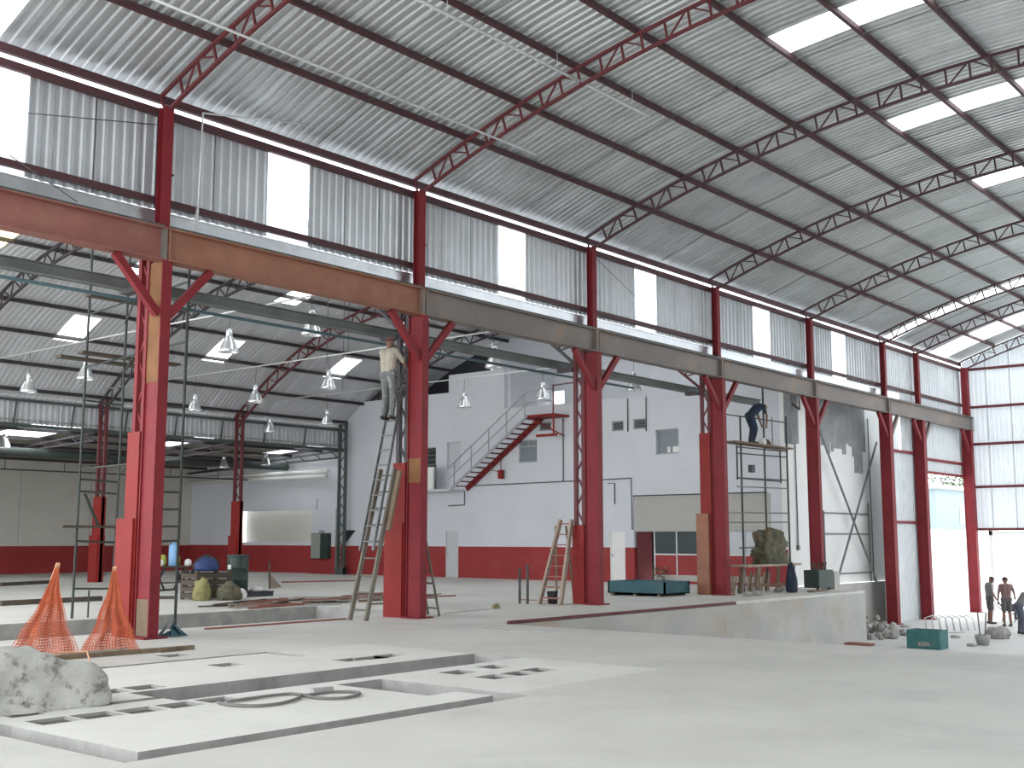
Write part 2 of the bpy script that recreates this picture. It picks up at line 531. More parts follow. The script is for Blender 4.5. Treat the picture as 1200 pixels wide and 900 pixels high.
roof = thing('ceiling_hall', (0, 0, 0), 'arched galvanised corrugated roof over the main hall', 'roof', None, 'structure')
edges = [19.5 + .975 * k for k in range(-11, 34)]
edges = [e for e in edges if e < 51.3]
spans = [(8.1, edges[0])] + list(zip(edges[:-1], edges[1:])) + [(edges[-1], 51.4)]
x = 8.1
while x > -4:
    spans.insert(0, (x - .975, x)); x -= .975
SKYMID = [19.5, 25.35, 31.2, 37.05]
SKYLONG = [7.125, 42.9, 47.775, 48.75]
for i, (a, c) in enumerate(spans):
    w = c - a
    nr = max(1, round(w / .195))
    g = ['galv', 'galv_b', 'galv', 'galv_c'][(i * 7 + i // 3) % 4]
    g2 = ['galv_b', 'galv', 'galv_c', 'galv'][(i * 5 + i // 4) % 4]
    if any(abs(a - s) < .02 for s in SKYMID):
        arc_sheet('roof_sheet', roof, a, w, Y_E, 9.8, g, R_SH, RC_Y, RC_Z, nr)
        arc_sheet('skylight_sheet', roof, a, w, 9.8, 2.2, 'sky', R_SH, RC_Y, RC_Z, nr)
        arc_sheet('roof_sheet', roof, a, w, 2.2, -4.9, g2, R_SH, RC_Y, RC_Z, nr)
    elif any(abs(a - s) < .02 for s in SKYLONG):
        arc_sheet('skylight_sheet', roof, a, w, Y_E - .05, 6.0, 'sky', R_SH, RC_Y, RC_Z, nr)
        arc_sheet('skylight_sheet', roof, a, w, 6.0, -4.9, 'sky', R_SH, RC_Y, RC_Z, nr)  # unseen half made translucent too, for more light
    elif a > 26 and (i % 2 or a > 33):
        arc_sheet('roof_sheet', roof, a, w, Y_E, 11.1, g, R_SH, RC_Y, RC_Z, nr)
        arc_sheet('roof_sheet', roof, a, w, 11.15, 4.0, g2, R_SH, RC_Y, RC_Z, nr, lift=.003)
        arc_sheet('skylight_sheet', roof, a, w, 4.05, -4.9, 'sky', R_SH, RC_Y, RC_Z, nr)  # skylight added out of view to brighten the far end
    else:
        arc_sheet('roof_sheet', roof, a, w, Y_E, 11.1, g, R_SH, RC_Y, RC_Z, nr)
        arc_sheet('roof_sheet', roof, a, w, 11.15, 4.0, g2, R_SH, RC_Y, RC_Z, nr, lift=.003)
        arc_sheet('roof_sheet', roof, a, w, 4.05, -4.9, g, R_SH, RC_Y, RC_Z, nr)

# purlins: lipped channels the length of the hall
PUR_Y = [15.42, 14.05, 12.62, 11.2, 9.78, 8.36, 6.95, 5.55, 4.15, 2.7, 1.3, -.1, -1.5, -2.9, -4.3]


def purlin(name, y, z, t, x0, x1, h, w, m, label, group):
    b = MB()
    n = Vector((0, math.sin(t), math.cos(t))); s = Vector((0, math.cos(t), -math.sin(t)))
    c = Vector((0, y, z))
    for (dy, dz, ww, hh) in ((-w / 2, 0, .012, h), (0, h / 2, w, .012), (0, -h / 2, w, .012), (w / 2, h / 2 - .015, .01, .04), (w / 2, -h / 2 + .015, .01, .04)):
        cc = c + s * dy + n * dz
        b.bar(cc + Vector((x0, 0, 0)), cc + Vector((x1, 0, 0)), ww, hh, up=n)
    o = b.build(name, m)
    return props(o, label, 'purlin', group)


for i, y in enumerate(PUR_Y):
    t = math.asin((y - RC_Y) / (RC_R + .45))
    purlin('roof_purlin', y, arc(y, RC_R + .455), t, -4, 51.1, .115, .06, 'purlin',
           'dark red roof purlin, %s up from the clerestory eave' % ORD[i] if i < 10 else 'dark red roof purlin beyond the hall crown, %s from the clerestory eave' % ORD[i],
           'hall roof purlins')
b = MB()
b.box(-4, 16.88, 9.03, 51.1, 16.97, 9.17)
props(b.build('eave_purlin', 'purlin'), 'dark red eave beam right above the bright gap over the clerestory', 'beam', None)


def roof_truss(x, label, ylim, m, Rlo, Rhi, cy, cz, step, cw, zig, web, group, wname='web_post', dname='web_diagonal'):
    y0, y1 = ylim
    t = thing('roof_truss', (x, y0, cz + math.sqrt(Rlo ** 2 - (y0 - cy) ** 2)), label, 'truss', group)

    def P(y, R):
        a = math.asin((y - cy) / Rlo)
        return Vector((x, cy + R * math.sin(a), cz + R * math.cos(a)))
    n = 26
    for nm, R in (('bottom_chord', Rlo), ('top_chord', Rhi)):
        b = MB()
        for i in range(n):
            b.bar(P(y0 + (y1 - y0) * i / n, R), P(y0 + (y1 - y0) * (i + 1) / n, R), cw, cw * .9)
        b.build(nm, m, t)
    k = max(1, round(abs(y1 - y0) / step))
    for i in range(k):
        a = y0 + (y1 - y0) * i / k
        c = y0 + (y1 - y0) * (i + 1) / k
        if zig:
            mid = (a + c) / 2
            strut(dname, P(a, Rlo), P(mid, Rhi), web, web, m, t)
            strut(dname, P(mid, Rhi), P(c, Rlo), web, web, m, t)
        else:
            d = c - a
            strut(wname, P(a, Rlo), P(a, Rhi), web, web, m, t)
            strut(wname, P(a + d * .36, Rlo), P(a + d * .36, Rhi), web, web, m, t)
            strut(wname, P(a + d * .70, Rlo), P(a + d * .70, Rhi), web, web, m, t)
            strut(dname, P(a + d * .38, Rlo), P(a + d * .68, Rhi), web * .8, web * .8, m, t)
            strut(dname, P(a + d * .74, Rhi), P(c, Rlo + .12), web * .7, web * .7, m, t)
    return t


TL = ['red arched lattice truss over the orange-patched column',
      'red arched lattice truss meeting the beam where primer turns to grey steel',
      'red arched lattice truss over the column with the stepladder',
      'dark red arched lattice truss over the column left of the bending worker',
      'dark red arched lattice truss over the white corner wall',
      'dark red arched lattice truss just before the long eave skylight',
      'dark red arched lattice truss between the two long eave skylights',
      'dark red arched gable truss against the corrugated end wall']
for i, x in enumerate(CX):
    roof_truss(x, TL[i], (16.75, -4.6), 'redtruss' if i < 2 else 'fartruss', RC_R, RC_R + .37, RC_Y, RC_Z, 1.41, .06, False, .038, 'hall roof trusses')
# sag rods along the middle of each bay
for i in range(7):
    xm = (CX[i] + CX[i + 1]) / 2 + .35
    b = MB()
    b.tube([(xm, y, arc(y, RC_R + .40) - .03 * (k % 2)) for k, y in enumerate([16.8 - .7 * j for j in range(30)])], .011, 4)
    props(b.build('sag_rod', 'rod'), 'thin dark sag rod under the hall roof, %s bay from the orange-patched column' % ORD[i], 'rod', 'sag rods of the hall roof')

# ------------------------------------------------------------------ clerestory wall above the crane beam
wallc = thing('wall_clerestory', (0, 0, 0), 'corrugated zinc clerestory wall with bright translucent panels above the crane beam', 'wall', None, 'structure')


def flat_sheet(name, parent, p0, along, width, z0, z1, m, nrib, hgt=.035, outward=(0, 1, 0), zlev=None):
    b = MB()
    prof = corr_profile(width, nrib, hgt)
    A = Vector(along); O = Vector(outward); p0 = Vector(p0)
    zs = [z0, z1]
    lo = [p0 + A * x + O * d + Vector((0, 0, z0)) for x, d in prof]
    if zlev:
        hi = [p0 + A * x + O * d + Vector((0, 0, zlev(p0 + A * x))) for x, d in prof]
    else:
        hi = [p0 + A * x + O * d + Vector((0, 0, z1)) for x, d in prof]
    for k in range(len(prof) - 1):
        b.face([lo[k], lo[k + 1], hi[k + 1], hi[k]])
    return b.build(name, m, parent)


TR = [(7.35, 8.59), (13.28, 14.29), (19.96, 20.97), (25.64, 26.70), (32.24, 33.39), (37.99, 39.15), (42.85, 44.05)]
bays = [(4.7, CX[0])] + list(zip(CX[:-1], CX[1:-1] + [51.25]))
for k, (a, c) in enumerate(bays):
    segs = []
    if k < len(TR):
        s, e = TR[k]
        for (u0, u1) in ((a, s), (e, c)):
            n = max(1, round((u1 - u0) / 1.05))
            segs += [(u0 + (u1 - u0) * i / n, u0 + (u1 - u0) * (i + 1) / n, 0) for i in range(n)]
        segs.append((s, e, 1))
    else:
        n = 6
        segs = [(a + (c - a) * i / n, a + (c - a) * (i + 1) / n, 0) for i in range(n)]
    for (u0, u1, tr) in segs:
        low = a > 41
        m = 'sky' if tr and not low else ('whitesheet' if low else 'wallsheet')
        flat_sheet('translucent_sheet' if tr and not low else 'wall_sheet', wallc, (u0, 16.97, 0), (1, 0, 0), u1 - u0, 7.17, 8.84, m, max(2, round((u1 - u0) / .205)))
# girts
for nm, z, y0, h, lb in (('clerestory_girt', 8.85, 16.86, .13, 'dark red top girt of the clerestory right below the bright eave gap'),
                         ('clerestory_girt', 7.29, 16.84, .11, 'dark red lower girt of the clerestory just above the silver gutter')):
    b = MB()
    b.box(4.5, y0, z - h / 2, 51.0, y0 + .09, z + h / 2)
    props(b.build(nm, 'purlin'), lb, 'girt', 'clerestory girts')
b = MB()
b.box(4.5, 16.93, 6.76, 42.0, 16.95, 7.12)
b.box(4.5, 16.95, 6.76, 42.0, 17.36, 6.78)
b.box(4.5, 17.34, 6.78, 42.0, 17.36, 7.05)
b.box(4.5, 16.90, 7.11, 42.0, 16.95, 7.13)
props(b.build('box_gutter', 'foil'), 'shiny silver box gutter running between clerestory sheets and crane beam', 'gutter')

# lower clad wall right of the offices, with its door
wallr = thing('wall_side', (0, 0, 0), 'pale corrugated side wall around the bright open door', 'wall', None, 'structure')
n = 4
for (u0, u1, z0, z1, mm) in ((41.95, 42.85, 0, 7.18, 'whitesheet'), (44.05, 45.2, 0, 7.18, 'whitesheet'), (45.2, 46.3, -1.48, 7.18, 'whitesheet'), (42.85, 44.05, 0, 4.9, 'whitesheet'),
                             (42.85, 44.05, 4.9, 7.18, 'sky'), (46.3, 47.5, 4.25, 7.18, 'whitesheet'), (47.5, 48.7, 4.25, 7.18, 'whitesheet'),
                             (48.7, 49.9, 4.25, 7.18, 'whitesheet'), (49.9, 51.25, 4.25, 7.18, 'whitesheet')):
    flat_sheet('translucent_sheet' if mm == 'sky' else 'wall_sheet', wallr, (u0, 16.98, 0), (1, 0, 0), u1 - u0, z0, z1, mm, max(2, round((u1 - u0) / .205)))
flat_sheet('wall_sheet', wallr, (41.95, 17.0, 0), (1, 0, 0), 4.35, LOW, 0, 'whitesheet', 21)
for z, x0, x1 in ((4.9, 42.0, 46.3), (2.2, 42.0, 46.3), (4.75, 46.3, 51), (4.22, 46.3, 51)):
    b = MB(); b.box(x0, 16.88, z - .05, x1, 16.96, z + .05); b.build('girt', 'red', wallr)
b = MB(); b.box(46.22, 16.9, LOW, 46.32, 17.02, 4.25); b.build('door_post', 'red', wallr)

# end wall
walle = thing('wall_end', (51.2, 6, LOW), 'corrugated end wall with red girts glowing near the far door', 'wall', None, 'structure')
y = 16.9
i = 0
while y > -4.7:
    mm = 'sky' if i in (3, 4, 8, 9, 14) else 'milky'
    flat_sheet('translucent_sheet' if mm == 'sky' else 'wall_sheet', walle, (51.2, y, 0), (0, -1, 0), .98, 2.0, 0, mm, 5, .035, (1, 0, 0),
               zlev=lambda p: arc(max(-4.7, min(16.9, p.y)), RC_R + .42))
    y -= .98; i += 1
for z in (8.85, 7.2, 5.6, 3.77, 1.97):
    b = MB(); b.box(51.08, -4.7 if z < 8 else 16.2 - 6, z - .055, 51.16, 16.6, z + .055); b.build('girt', 'redtruss', walle)
b = MB(); b.box(51.1, 15.95, LOW, 51.2, 16.1, 1.95); b.build('door_frame_post', 'brightwhite', walle)
b = MB(); b.box(51.1, 9.0, 1.72, 51.22, 16.1, 1.9); b.build('door_lintel', 'brightwhite', walle)
b = MB(); b.box(51.15, -4.7, LOW, 51.25, 9.0, 2.0); b.build('block_wall', 'brightwhite', walle)

walln = thing('wall_right', (20, -4.9, 0), 'corrugated wall with added light panels closing the far side of the hall behind the viewer', 'wall', None, 'structure')
for k in range(28):
    mm = 'sky' if k > 16 and k % 3 == 0 else 'wallsheet'  # translucent panels added out of view to let in more light
    flat_sheet('wall_sheet' if mm != 'sky' else 'translucent_sheet', walln, (-4 + 2 * k, -4.8, 0), (1, 0, 0), 2.0, LOW, 8.8, mm, 8, .035, (0, -1, 0))

# ------------------------------------------------------------------ crane beam, segment by segment
segX = [3.5] + CX[:6] + [51.35]
BL = [('primer', 'red oxide primed crane beam running left from the orange-patched column'),
      ('primer_o', 'orange-red primed crane beam between the orange-patched column and the ladder column'),
      ('beamgrey', 'bare grey crane beam between the ladder column and the stepladder column'),
      ('beamgrey', 'bare grey crane beam between the stepladder column and the column left of the scaffold'),
      ('beamgrey', 'bare grey crane beam above the scaffold with the bending worker'),
      ('beamgrey', 'bare grey crane beam above the white wall with crossed braces'),
      ('beamgrey', 'bare grey crane beam ending near the big bright door')]
for i in range(7):
    a, c = segX[i], segX[i + 1]
    t = thing('crane_beam', ((a + c) / 2, 16.63, 6.19), BL[i][1], 'beam', 'crane beam segments along the column row')
    m = BL[i][0]
    b = MB(); b.box(a + .01, 16.60, 6.21, c - .01, 16.625, 6.73); b.build('web', m, t)
    b = MB(); b.box(a + .01, 16.47, 6.725, c - .01, 16.79, 6.75); b.build('top_flange', m, t)
    b = MB(); b.box(a + .01, 16.49, 6.19, c - .01, 16.77, 6.213); b.build('bottom_flange', m, t)
    b = MB(); b.box(c - .09, 16.5, 6.213, c - .02, 16.6, 6.725); b.build('stiffener', 'beamgrey', t)
    if i:
        b = MB(); b.box(a + .02, 16.5, 6.213, a + .05, 16.6, 6.725); b.build('stiffener', m, t)
    b = MB(); b.box(a + .05, 16.53, 6.752, c - .05, 16.59, 6.80); b.build('rail', 'darksteel', t)

# ------------------------------------------------------------------ row of columns
CL = ['red steel column with a long orange primer patch, beside the orange safety nets',
      'red steel column with the long ladder and worker leaning on it',
      'red steel column beside the wooden stepladder and the teal tray',
      'red steel column at the near side of the scaffold with the bending worker',
      'red steel column in front of the white corner wall',
      'red steel column standing low at the crossed braces and rubble',
      'red steel column at the near jamb of the big bright door',
      'red steel column in the far corner, lit by the big bright door']
PL = ['slim red post on the crane beam above the orange-patched column', 'slim red post on the crane beam above the ladder column',
      'slim red post on the crane beam above the stepladder column', 'slim red post on the crane beam above the column left of the scaffold',
      'slim red post on the crane beam above the white corner wall', 'slim red post on the crane beam above the crossed braces',
      'slim red post on the crane beam near the big bright door']
for i, x in enumerate(CX):
    z0 = 0.0 if i < 5 else LOW
    top = 6.19 if i < 7 else 6.19
    t = thing('steel_column', (x, 16.68, z0), CL[i], 'column', 'red columns carrying the crane beam')
    b = MB()
    hw = .095 if i < 5 else .15
    b.box(x - hw, 16.50, z0 + .03, x + hw, 16.525, top)
    b.box(x - hw + .03, 16.525, z0 + .03, x + hw - .03, 16.885, top)
    b.box(x - hw, 16.885, z0 + .03, x + hw, 16.91, top)
    b.build('shaft', 'red', t)
    b = MB(); b.box(x - .22, 16.42, z0, x + .22, 16.93, z0 + .03); b.build('base_plate', 'red', t)
    for s in (-1, 1):
        if i == 7 and s > 0:
            continue
        mm = 'red' if not (i in (5, 6) and s > 0) else 'beamgrey'
        b = MB(); b.bar((x + s * .10, 16.60, 5.28), (x + s * .92, 16.60, 6.17), .11, .13); b.build('knee_brace', mm, t)
    if i == 0:
        b = MB(); b.box(x - .075, 16.53, 4.15, x - .064, 16.88, 6.18); b.build('primer_patch', 'patch', t)['label'] = 'bare orange primer patch'
        b = MB(); b.box(x - .075, 16.53, .04, x - .064, 16.88, .62); b.build('bare_foot_patch', 'wood', t)['label'] = 'scraped pale patch at the foot'
    if i == 1:
        b = MB(); b.box(x - .075, 16.53, 2.72, x - .064, 16.88, 3.22); b.build('primer_patch', 'patch', t)['label'] = 'square orange primer patch'
    # post above the beam
    if i < 7:
        t = thing('clerestory_post', (x, 16.7, 6.75), PL[i], 'post', 'posts between crane beam and roof')
        b = MB(); b.box(x - .09, 16.62, 6.76, x + .09, 16.635, 8.9); b.box(x - .009, 16.635, 6.76, x + .009, 16.785, 8.9); b.box(x - .09, 16.785, 6.76, x + .09, 16.80, 8.9)
        b.build('shaft', 'red', t)
        b = MB(); b.box(x - .12, 16.60, 6.75, x + .12, 16.82, 6.765); b.build('base_plate', 'red', t)
        b = MB(); b.box(x - .03, 16.8, 7.24, x + .03, 16.838, 7.34); b.build('girt_cleat', 'red', t)
        b = MB(); b.box(x + .09, 16.66, 7.72, x + .16, 16.74, 7.75); b.build('cleat', 'redtruss', t)
    else:
        t = thing('clerestory_post', (x, 16.7, 6.75), 'wide red corner post where the clerestory meets the end wall', 'post', 'posts between crane beam and roof')
        b = MB(); b.box(x - .16, 16.55, 6.75, x + .16, 16.80, 8.9); b.build('shaft', 'red', t)
        b = MB(); b.box(x - .19, 16.53, 6.75, x + .19, 16.82, 6.77); b.build('base_plate', 'red', t)


def lattice_column(x, y0, y1, ztop, label, m, mc, casing, plinth, group, lw=.09, step=.42):
    t = thing('lattice_column', (x, (y0 + y1) / 2, 0), label, 'column', group)
    for y in (y0, y1):
        b = MB(); b.box(x - lw / 2, y - lw / 2, 0, x + lw / 2, y + lw / 2, ztop); b.build('leg', m, t)
    z = casing
    s = 0
    while z < ztop - .05:
        e = min(ztop, z + step)
        p, q = ((y0, y1) if s % 2 == 0 else (y1, y0))
        strut('lacing', (x, p, z), (x, q, e), .03, .04, m, t)
        z = e; s += 1
    b = MB(); b.box(x - .11, y0 - .055, 0.01, x + .11, y1 + .055, casing); b.build('casing', mc, t)
    if plinth:
        b = MB(); b.box(x - .15, y0 - .02, 0, x + .15, plinth[0], plinth[1]); b.build('plinth', mc, t)
    return t


lattice_column(CX[0], 17.0, 17.24, 6.5, 'red lattice column behind the orange-patched column', 'red', 'redlow', 3.35, (17.46, 1.92), 'lattice columns of the side hall')
lattice_column(CX[1], 17.0, 17.24, 6.5, 'dark lattice column the ladder worker is painting', 'darktruss', 'redlow', 3.14, (17.49, 1.90), 'lattice columns of the side hall')
lattice_column(CX[2], 17.0, 17.24, 6.5, 'red lattice column behind the stepladder', 'redtruss', 'redlow', 1.92, None, 'lattice columns of the side hall')
lattice_column(CX[3], 17.0, 17.24, 6.5, 'red lattice column with a peeling foot left of the scaffold', 'redtruss', 'redlow', 4.62, None, 'lattice columns of the side hall')
b = MB(); b.box(CX[3] - .20, 17.0, 0, CX[3] - .12, 17.40, 2.3)
props(b.build('peeling_board', 'primer_o'), 'tall scuffed pinkish board propped at the lattice column left of the scaffold', 'board')
for i, lb in ((2, 'slender red lattice column in the side hall behind the tube tower'), (3, 'slender red lattice column in the side hall behind the dark barrel'),
              (4, 'dark lattice column in the corner beside the grey-green cabinet')):
    lattice_column(CX[i] + .1 - (.5 if i == 4 else 0), 38.95, 39.35, 6.7, lb, 'redtruss' if i < 4 else 'darksteel', 'redlow' if i < 4 else 'darksteel', 3.1 if i < 4 else .3, (39.5, 1.7) if i < 4 else None, 'far lattice columns of the side hall', .11)

# ------------------------------------------------------------------ side hall roof
LY, LR, LZ = 28.4, 17.5, -7.06


def larc(y, R=LR):
    return LZ + math.sqrt(R * R - (y - LY) ** 2)


roofl = thing('ceiling_side', (0, 0, 0), 'grey arched roof of the side hall with small bright skylights', 'roof', None, 'structure')
R2 = LR + .22
xs = [26.2 + 1.01 * k for k in range(-19, 16)]
breaks = [17.42, 19.7, 21.0, 24.0, 25.3, 28.4, 31.5, 32.9, 35.8, 37.15, 39.75]
for i, a in enumerate(xs):
    isky = any(abs(a - s) < .06 for s in (26.2, 20.14, 32.26, 14.08, 8.02)) or (abs(a - 15.09) < .06)
    if isky:
        for k in range(10):
            tr = k in (1, 3, 6, 8)
            mm = 'sky' if tr else 'leftsheet'
            if abs(a - 15.09) < .06:
                mm = 'skyy' if k == 6 else 'leftsheet'
                tr = k == 6
            arc_sheet('skylight_sheet' if tr else 'roof_sheet', roofl, a, 1.01, breaks[k], breaks[k + 1], mm, R2, LY, LZ, 5, .014, 4)
    elif i % 3 == 1:
        arc_sheet('roof_sheet', roofl, a, 1.01, 17.42, 18.6, 'leftsheet', R2, LY, LZ, 5, .014, 3)
        arc_sheet('skylight_sheet', roofl, a, 1.01, 18.6, 26.4, 'sky', R2, LY, LZ, 5, .014, 8)  # added strip, hidden by the beams, to brighten the side hall
        arc_sheet('roof_sheet', roofl, a, 1.01, 26.4, 39.75, 'leftsheet', R2, LY, LZ, 5, .014, 12)
    else:
        arc_sheet('roof_sheet', roofl, a, 1.01, 17.42, 28.42, 'leftsheet', R2, LY, LZ, 5, .014, 10)
        arc_sheet('roof_sheet', roofl, a, 1.01, 28.38, 39.75, 'leftsheet', R2, LY, LZ, 5, .014, 10, lift=.01)
LP = [39.3, 38.25, 36.85, 35.4, 33.8, 32.2, 30.5, 28.8, 27.0, 25.3, 23.7, 22.1, 20.6, 19.2, 18.0]
for i, y in enumerate(LP):
    t = math.asin((y - LY) / (LR + .14))
    purlin('side_roof_purlin', y, LZ + math.cos(t) * (LR + .14), t, 2, 41.8, .11, .06, 'darktruss',
           'dark side hall purlin, %s up from the far lattice columns' % ORD[i], 'side hall roof purlins')
for i, lb in ((1, 'dark arched lattice truss of the side hall, crossing above the tube tower'), (2, 'dark arched lattice truss springing from the lattice column behind the tube tower'),
              (3, 'dark arched lattice truss springing from the lattice column behind the barrel'), (4, 'dark arched lattice truss ending at the office corner')):
    roof_truss(CX[i] + .1, lb, (39.3, 17.2), 'darktruss' if i in (1, 2, 4) else 'redtruss', LR - .4, LR + .05, LY, LZ, .62, .075, True, .035, 'side hall roof trusses')
# wall between side hall roof and lean-to
wl = thing('wall_side_upper', (20, 39.4, 5.6), 'pale corrugated strip wall above the lean-to opening', 'wall', None, 'structure')
for k in range(17):
    flat_sheet('wall_sheet', wl, (2 + 2 * k, 39.6, 0), (1, 0, 0), 2, 5.66, 6.6, 'leftsheet', 9, .03)
for z, hh in ((6.45, .1), (5.55, .12)):
    b = MB(); b.box(2, 39.42, z - hh / 2, XO, 39.52, z + hh / 2); b.build('girt', 'darksteel', wl)
for k in range(10):
    strut('hanger', (13.5 + k * 2.2, 39.45, 5.55), (13.6 + k * 2.2, 39.45, 6.5), .05, .05, 'darksteel', wl)
# lean-to roof
rl = thing('ceiling_lean_to', (20, 45, 5.3), 'dark low lean-to roof along the back wall', 'roof', None, 'structure')
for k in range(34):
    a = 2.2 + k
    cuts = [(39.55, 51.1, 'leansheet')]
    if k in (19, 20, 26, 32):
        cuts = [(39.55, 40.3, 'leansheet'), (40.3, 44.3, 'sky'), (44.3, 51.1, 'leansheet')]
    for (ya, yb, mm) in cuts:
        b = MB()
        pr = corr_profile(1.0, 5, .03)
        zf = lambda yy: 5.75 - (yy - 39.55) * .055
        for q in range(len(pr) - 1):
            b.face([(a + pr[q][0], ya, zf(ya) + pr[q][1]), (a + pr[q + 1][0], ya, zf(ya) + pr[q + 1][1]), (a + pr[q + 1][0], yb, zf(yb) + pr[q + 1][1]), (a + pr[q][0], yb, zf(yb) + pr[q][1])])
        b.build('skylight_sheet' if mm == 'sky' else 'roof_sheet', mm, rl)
for y in (41, 43.2, 45.4, 47.6, 49.8):
    b = MB(); b.box(2.2, y - .04, 5.6 - (y - 39.55) * .055, XO, y + .04, 5.71 - (y - 39.55) * .055); b.build('purlin', 'darktruss', rl)
for i, x in enumerate((CX[1], CX[2], CX[3], CX[4] - .3)):
    t = thing('lean_to_rafter', (x, 45, 5), 'dark lattice rafter of the lean-to, %s away from the tube tower' % ORD[i], 'truss', 'lean-to rafters')
    for nm, dz in (('top_chord', -.24), ('bottom_chord', -.54)):
        b = MB(); b.bar((x, 39.5, 5.75 + dz), (x, 51, 5.12 + dz + (.3 if dz < -.3 else 0)), .07, .07); b.build(nm, 'darktruss', t)
    for k in range(10):
        ya = 39.6 + k * 1.12
        strut('web_diagonal', (x, ya, 5.22 - (ya - 39.5) * .03), (x, ya + .56, 5.57 - (ya + .06) * 0 - (ya + .5 - 39.5) * .055), .04, .04, 'darktruss', t)
b = MB(); b.tube([(3, 43.0, 4.86), (XO - .4, 43.0, 4.90)], .17, 10)
props(b.build('duct_pipe', 'darksteel'), 'thick dark green pipe hung below the lean-to roof', 'pipe')
b = MB(); b.tube([(3, 46.0, 4.35), (XO - .3, 46.0, 4.40)], .035, 6)
for k in range(12):
    b.tube([(5 + 2.6 * k, 46, 4.36), (5 + 2.6 * k, 46, 5.3)], .02, 4)
props(b.build('sprinkler_pipe', 'darksteel'), 'thin dark pipe on hangers high along the cream back wall', 'pipe')
for k, (z, y) in enumerate(((4.62, 40.3), (4.40, 40.4))):
    b = MB(); b.tube([(XO - .25, y, z), (XO - .25, 50.8, z + .02)], .09, 8)
    props(b.build('wall_pipe', 'paper'), ['upper', 'lower'][k] + ' of two fat pale pipes high on the corner wall near the cabinet', 'pipe', 'pale pipes on the corner wall')

# ------------------------------------------------------------------ masonry walls with openings
def gridwall(name, axis, pos, thick, a_rng, z_rng, holes, band, mats, label, extra=None):
    """wall in plane axis=pos; holes are (a0, a1, z0, z1) fully open; faces below band use material 1"""
    A = sorted(set(list(a_rng) + [h[0] for h in holes] + [h[1] for h in holes]))
    A = [v for v in A if a_rng[0] <= v <= a_rng[1]]
    Z = sorted(set(list(z_rng) + ([band] if band else []) + [h[2] for h in holes] + [h[3] for h in holes]))
    Z = [v for v in Z if z_rng[0] <= v <= z_rng[1]]
    solid = {}
    for i in range(len(A) - 1):
        for j in range(len(Z) - 1):
            ca, cz = (A[i] + A[i + 1]) / 2, (Z[j] + Z[j + 1]) / 2
            solid[i, j] = not any(h[0] < ca < h[1] and h[2] < cz < h[3] for h in holes)

    def pt(a, t, z):
        return (pos + t, a, z) if axis == 'x' else (a, pos + t, z)
    b = MB()
    for (i, j), s in solid.items():
        if not s:
            continue
        a0, a1, z0, z1 = A[i], A[i + 1], Z[j], Z[j + 1]
        mi = 1 if band and z1 <= band + 1e-6 else 0
        b.face([pt(a0, 0, z0), pt(a1, 0, z0), pt(a1, 0, z1), pt(a0, 0, z1)], mi)
        b.face([pt(a0, thick, z0), pt(a0, thick, z1), pt(a1, thick, z1), pt(a1, thick, z0)], 0)
        if not solid.get((i - 1, j)):
            b.face([pt(a0, 0, z0), pt(a0, 0, z1), pt(a0, thick, z1), pt(a0, thick, z0)], mi)
        if not solid.get((i + 1, j)):
            b.face([pt(a1, 0, z0), pt(a1, thick, z0), pt(a1, thick, z1), pt(a1, 0, z1)], mi)
        if not solid.get((i, j - 1)):
            b.face([pt(a0, 0, z0), pt(a0, thick, z0), pt(a1, thick, z0), pt(a1, 0, z0)], mi)
        if not solid.get((i, j + 1)):
            b.face([pt(a0, 0, z1), pt(a1, 0, z1), pt(a1, thick, z1), pt(a0, thick, z1)], mi)
    o = b.build(name, mats, None, (0, 0, 0))
    return props(o, label, 'wall', None, 'structure')


# back wall of the lean-to
gridwall('wall_back', 'y', 51.0, .25, (2.0, XO + 1.3), (0, 5.2), [], 1.24, ['cream', 'redband'], 'cream back wall with a red painted lower band')
for k in range(9):
    xx = 9.0 + 3.5 * k
    b = MB(); b.box(xx - .015, 50.985, 1.26, xx + .015, 50.999, 4.7)
    props(b.build('trim_%d' % (k + 3), 'shutter'), 'thin vertical joint strip on the cream back wall, %s from its far left' % ORD[k], 'trim', 'joint strips on the back wall', 'structure')

# office front wall
WIN = [  # name, y0, y1, z0, z1, glass, kind, label
    ('window_1', 28.30, 29.22, 4.56, 5.46, 'glassg', 'plain', 'square office window with a grey pane under the red stair'),
    ('window_2', 27.60, 28.20, 5.76, 6.12, 'blind', 'vent', 'small black louvred vent window beside the stair landing'),
    ('window_3', 33.75, 34.75, 4.55, 5.43, 'blind', 'vent', 'black louvred window above the small white balcony'),
    ('window_4', 24.20, 24.74, 5.55, 5.94, 'blind', 'vent', 'small black vent window between two conduits, farther from the square window'),
    ('window_5', 23.22, 23.78, 5.57, 5.96, 'blind', 'vent', 'small black vent window close to the recessed square window'),
    ('window_6', 21.85, 22.80, 4.60, 5.50, 'glassg', 'deep', 'recessed square office window with two painted bright reflections'),
]
holes = [(w[1], w[2], w[3], w[4]) for w in WIN]
holes += [(32.35, 33.12, 4.45, 5.58), (32.45, 33.17, 0, 1.9), (24.2, 24.88, 0, 1.84), (18.3, 23.82, 0, 3.1)]
holes += [(17.65, 30.0, 6.78, 9), (33.05, 41.0, 7.68, 9), (39.6, 52, 6.6, 9), (41.4, 47.0, 1.4, 2.9)]
gridwall('wall_office', 'x', XO, .22, (17.88, 51.1), (0, 8.42), holes, 1.26, ['white', 'redband'], 'white two storey office wall with a red painted lower band')
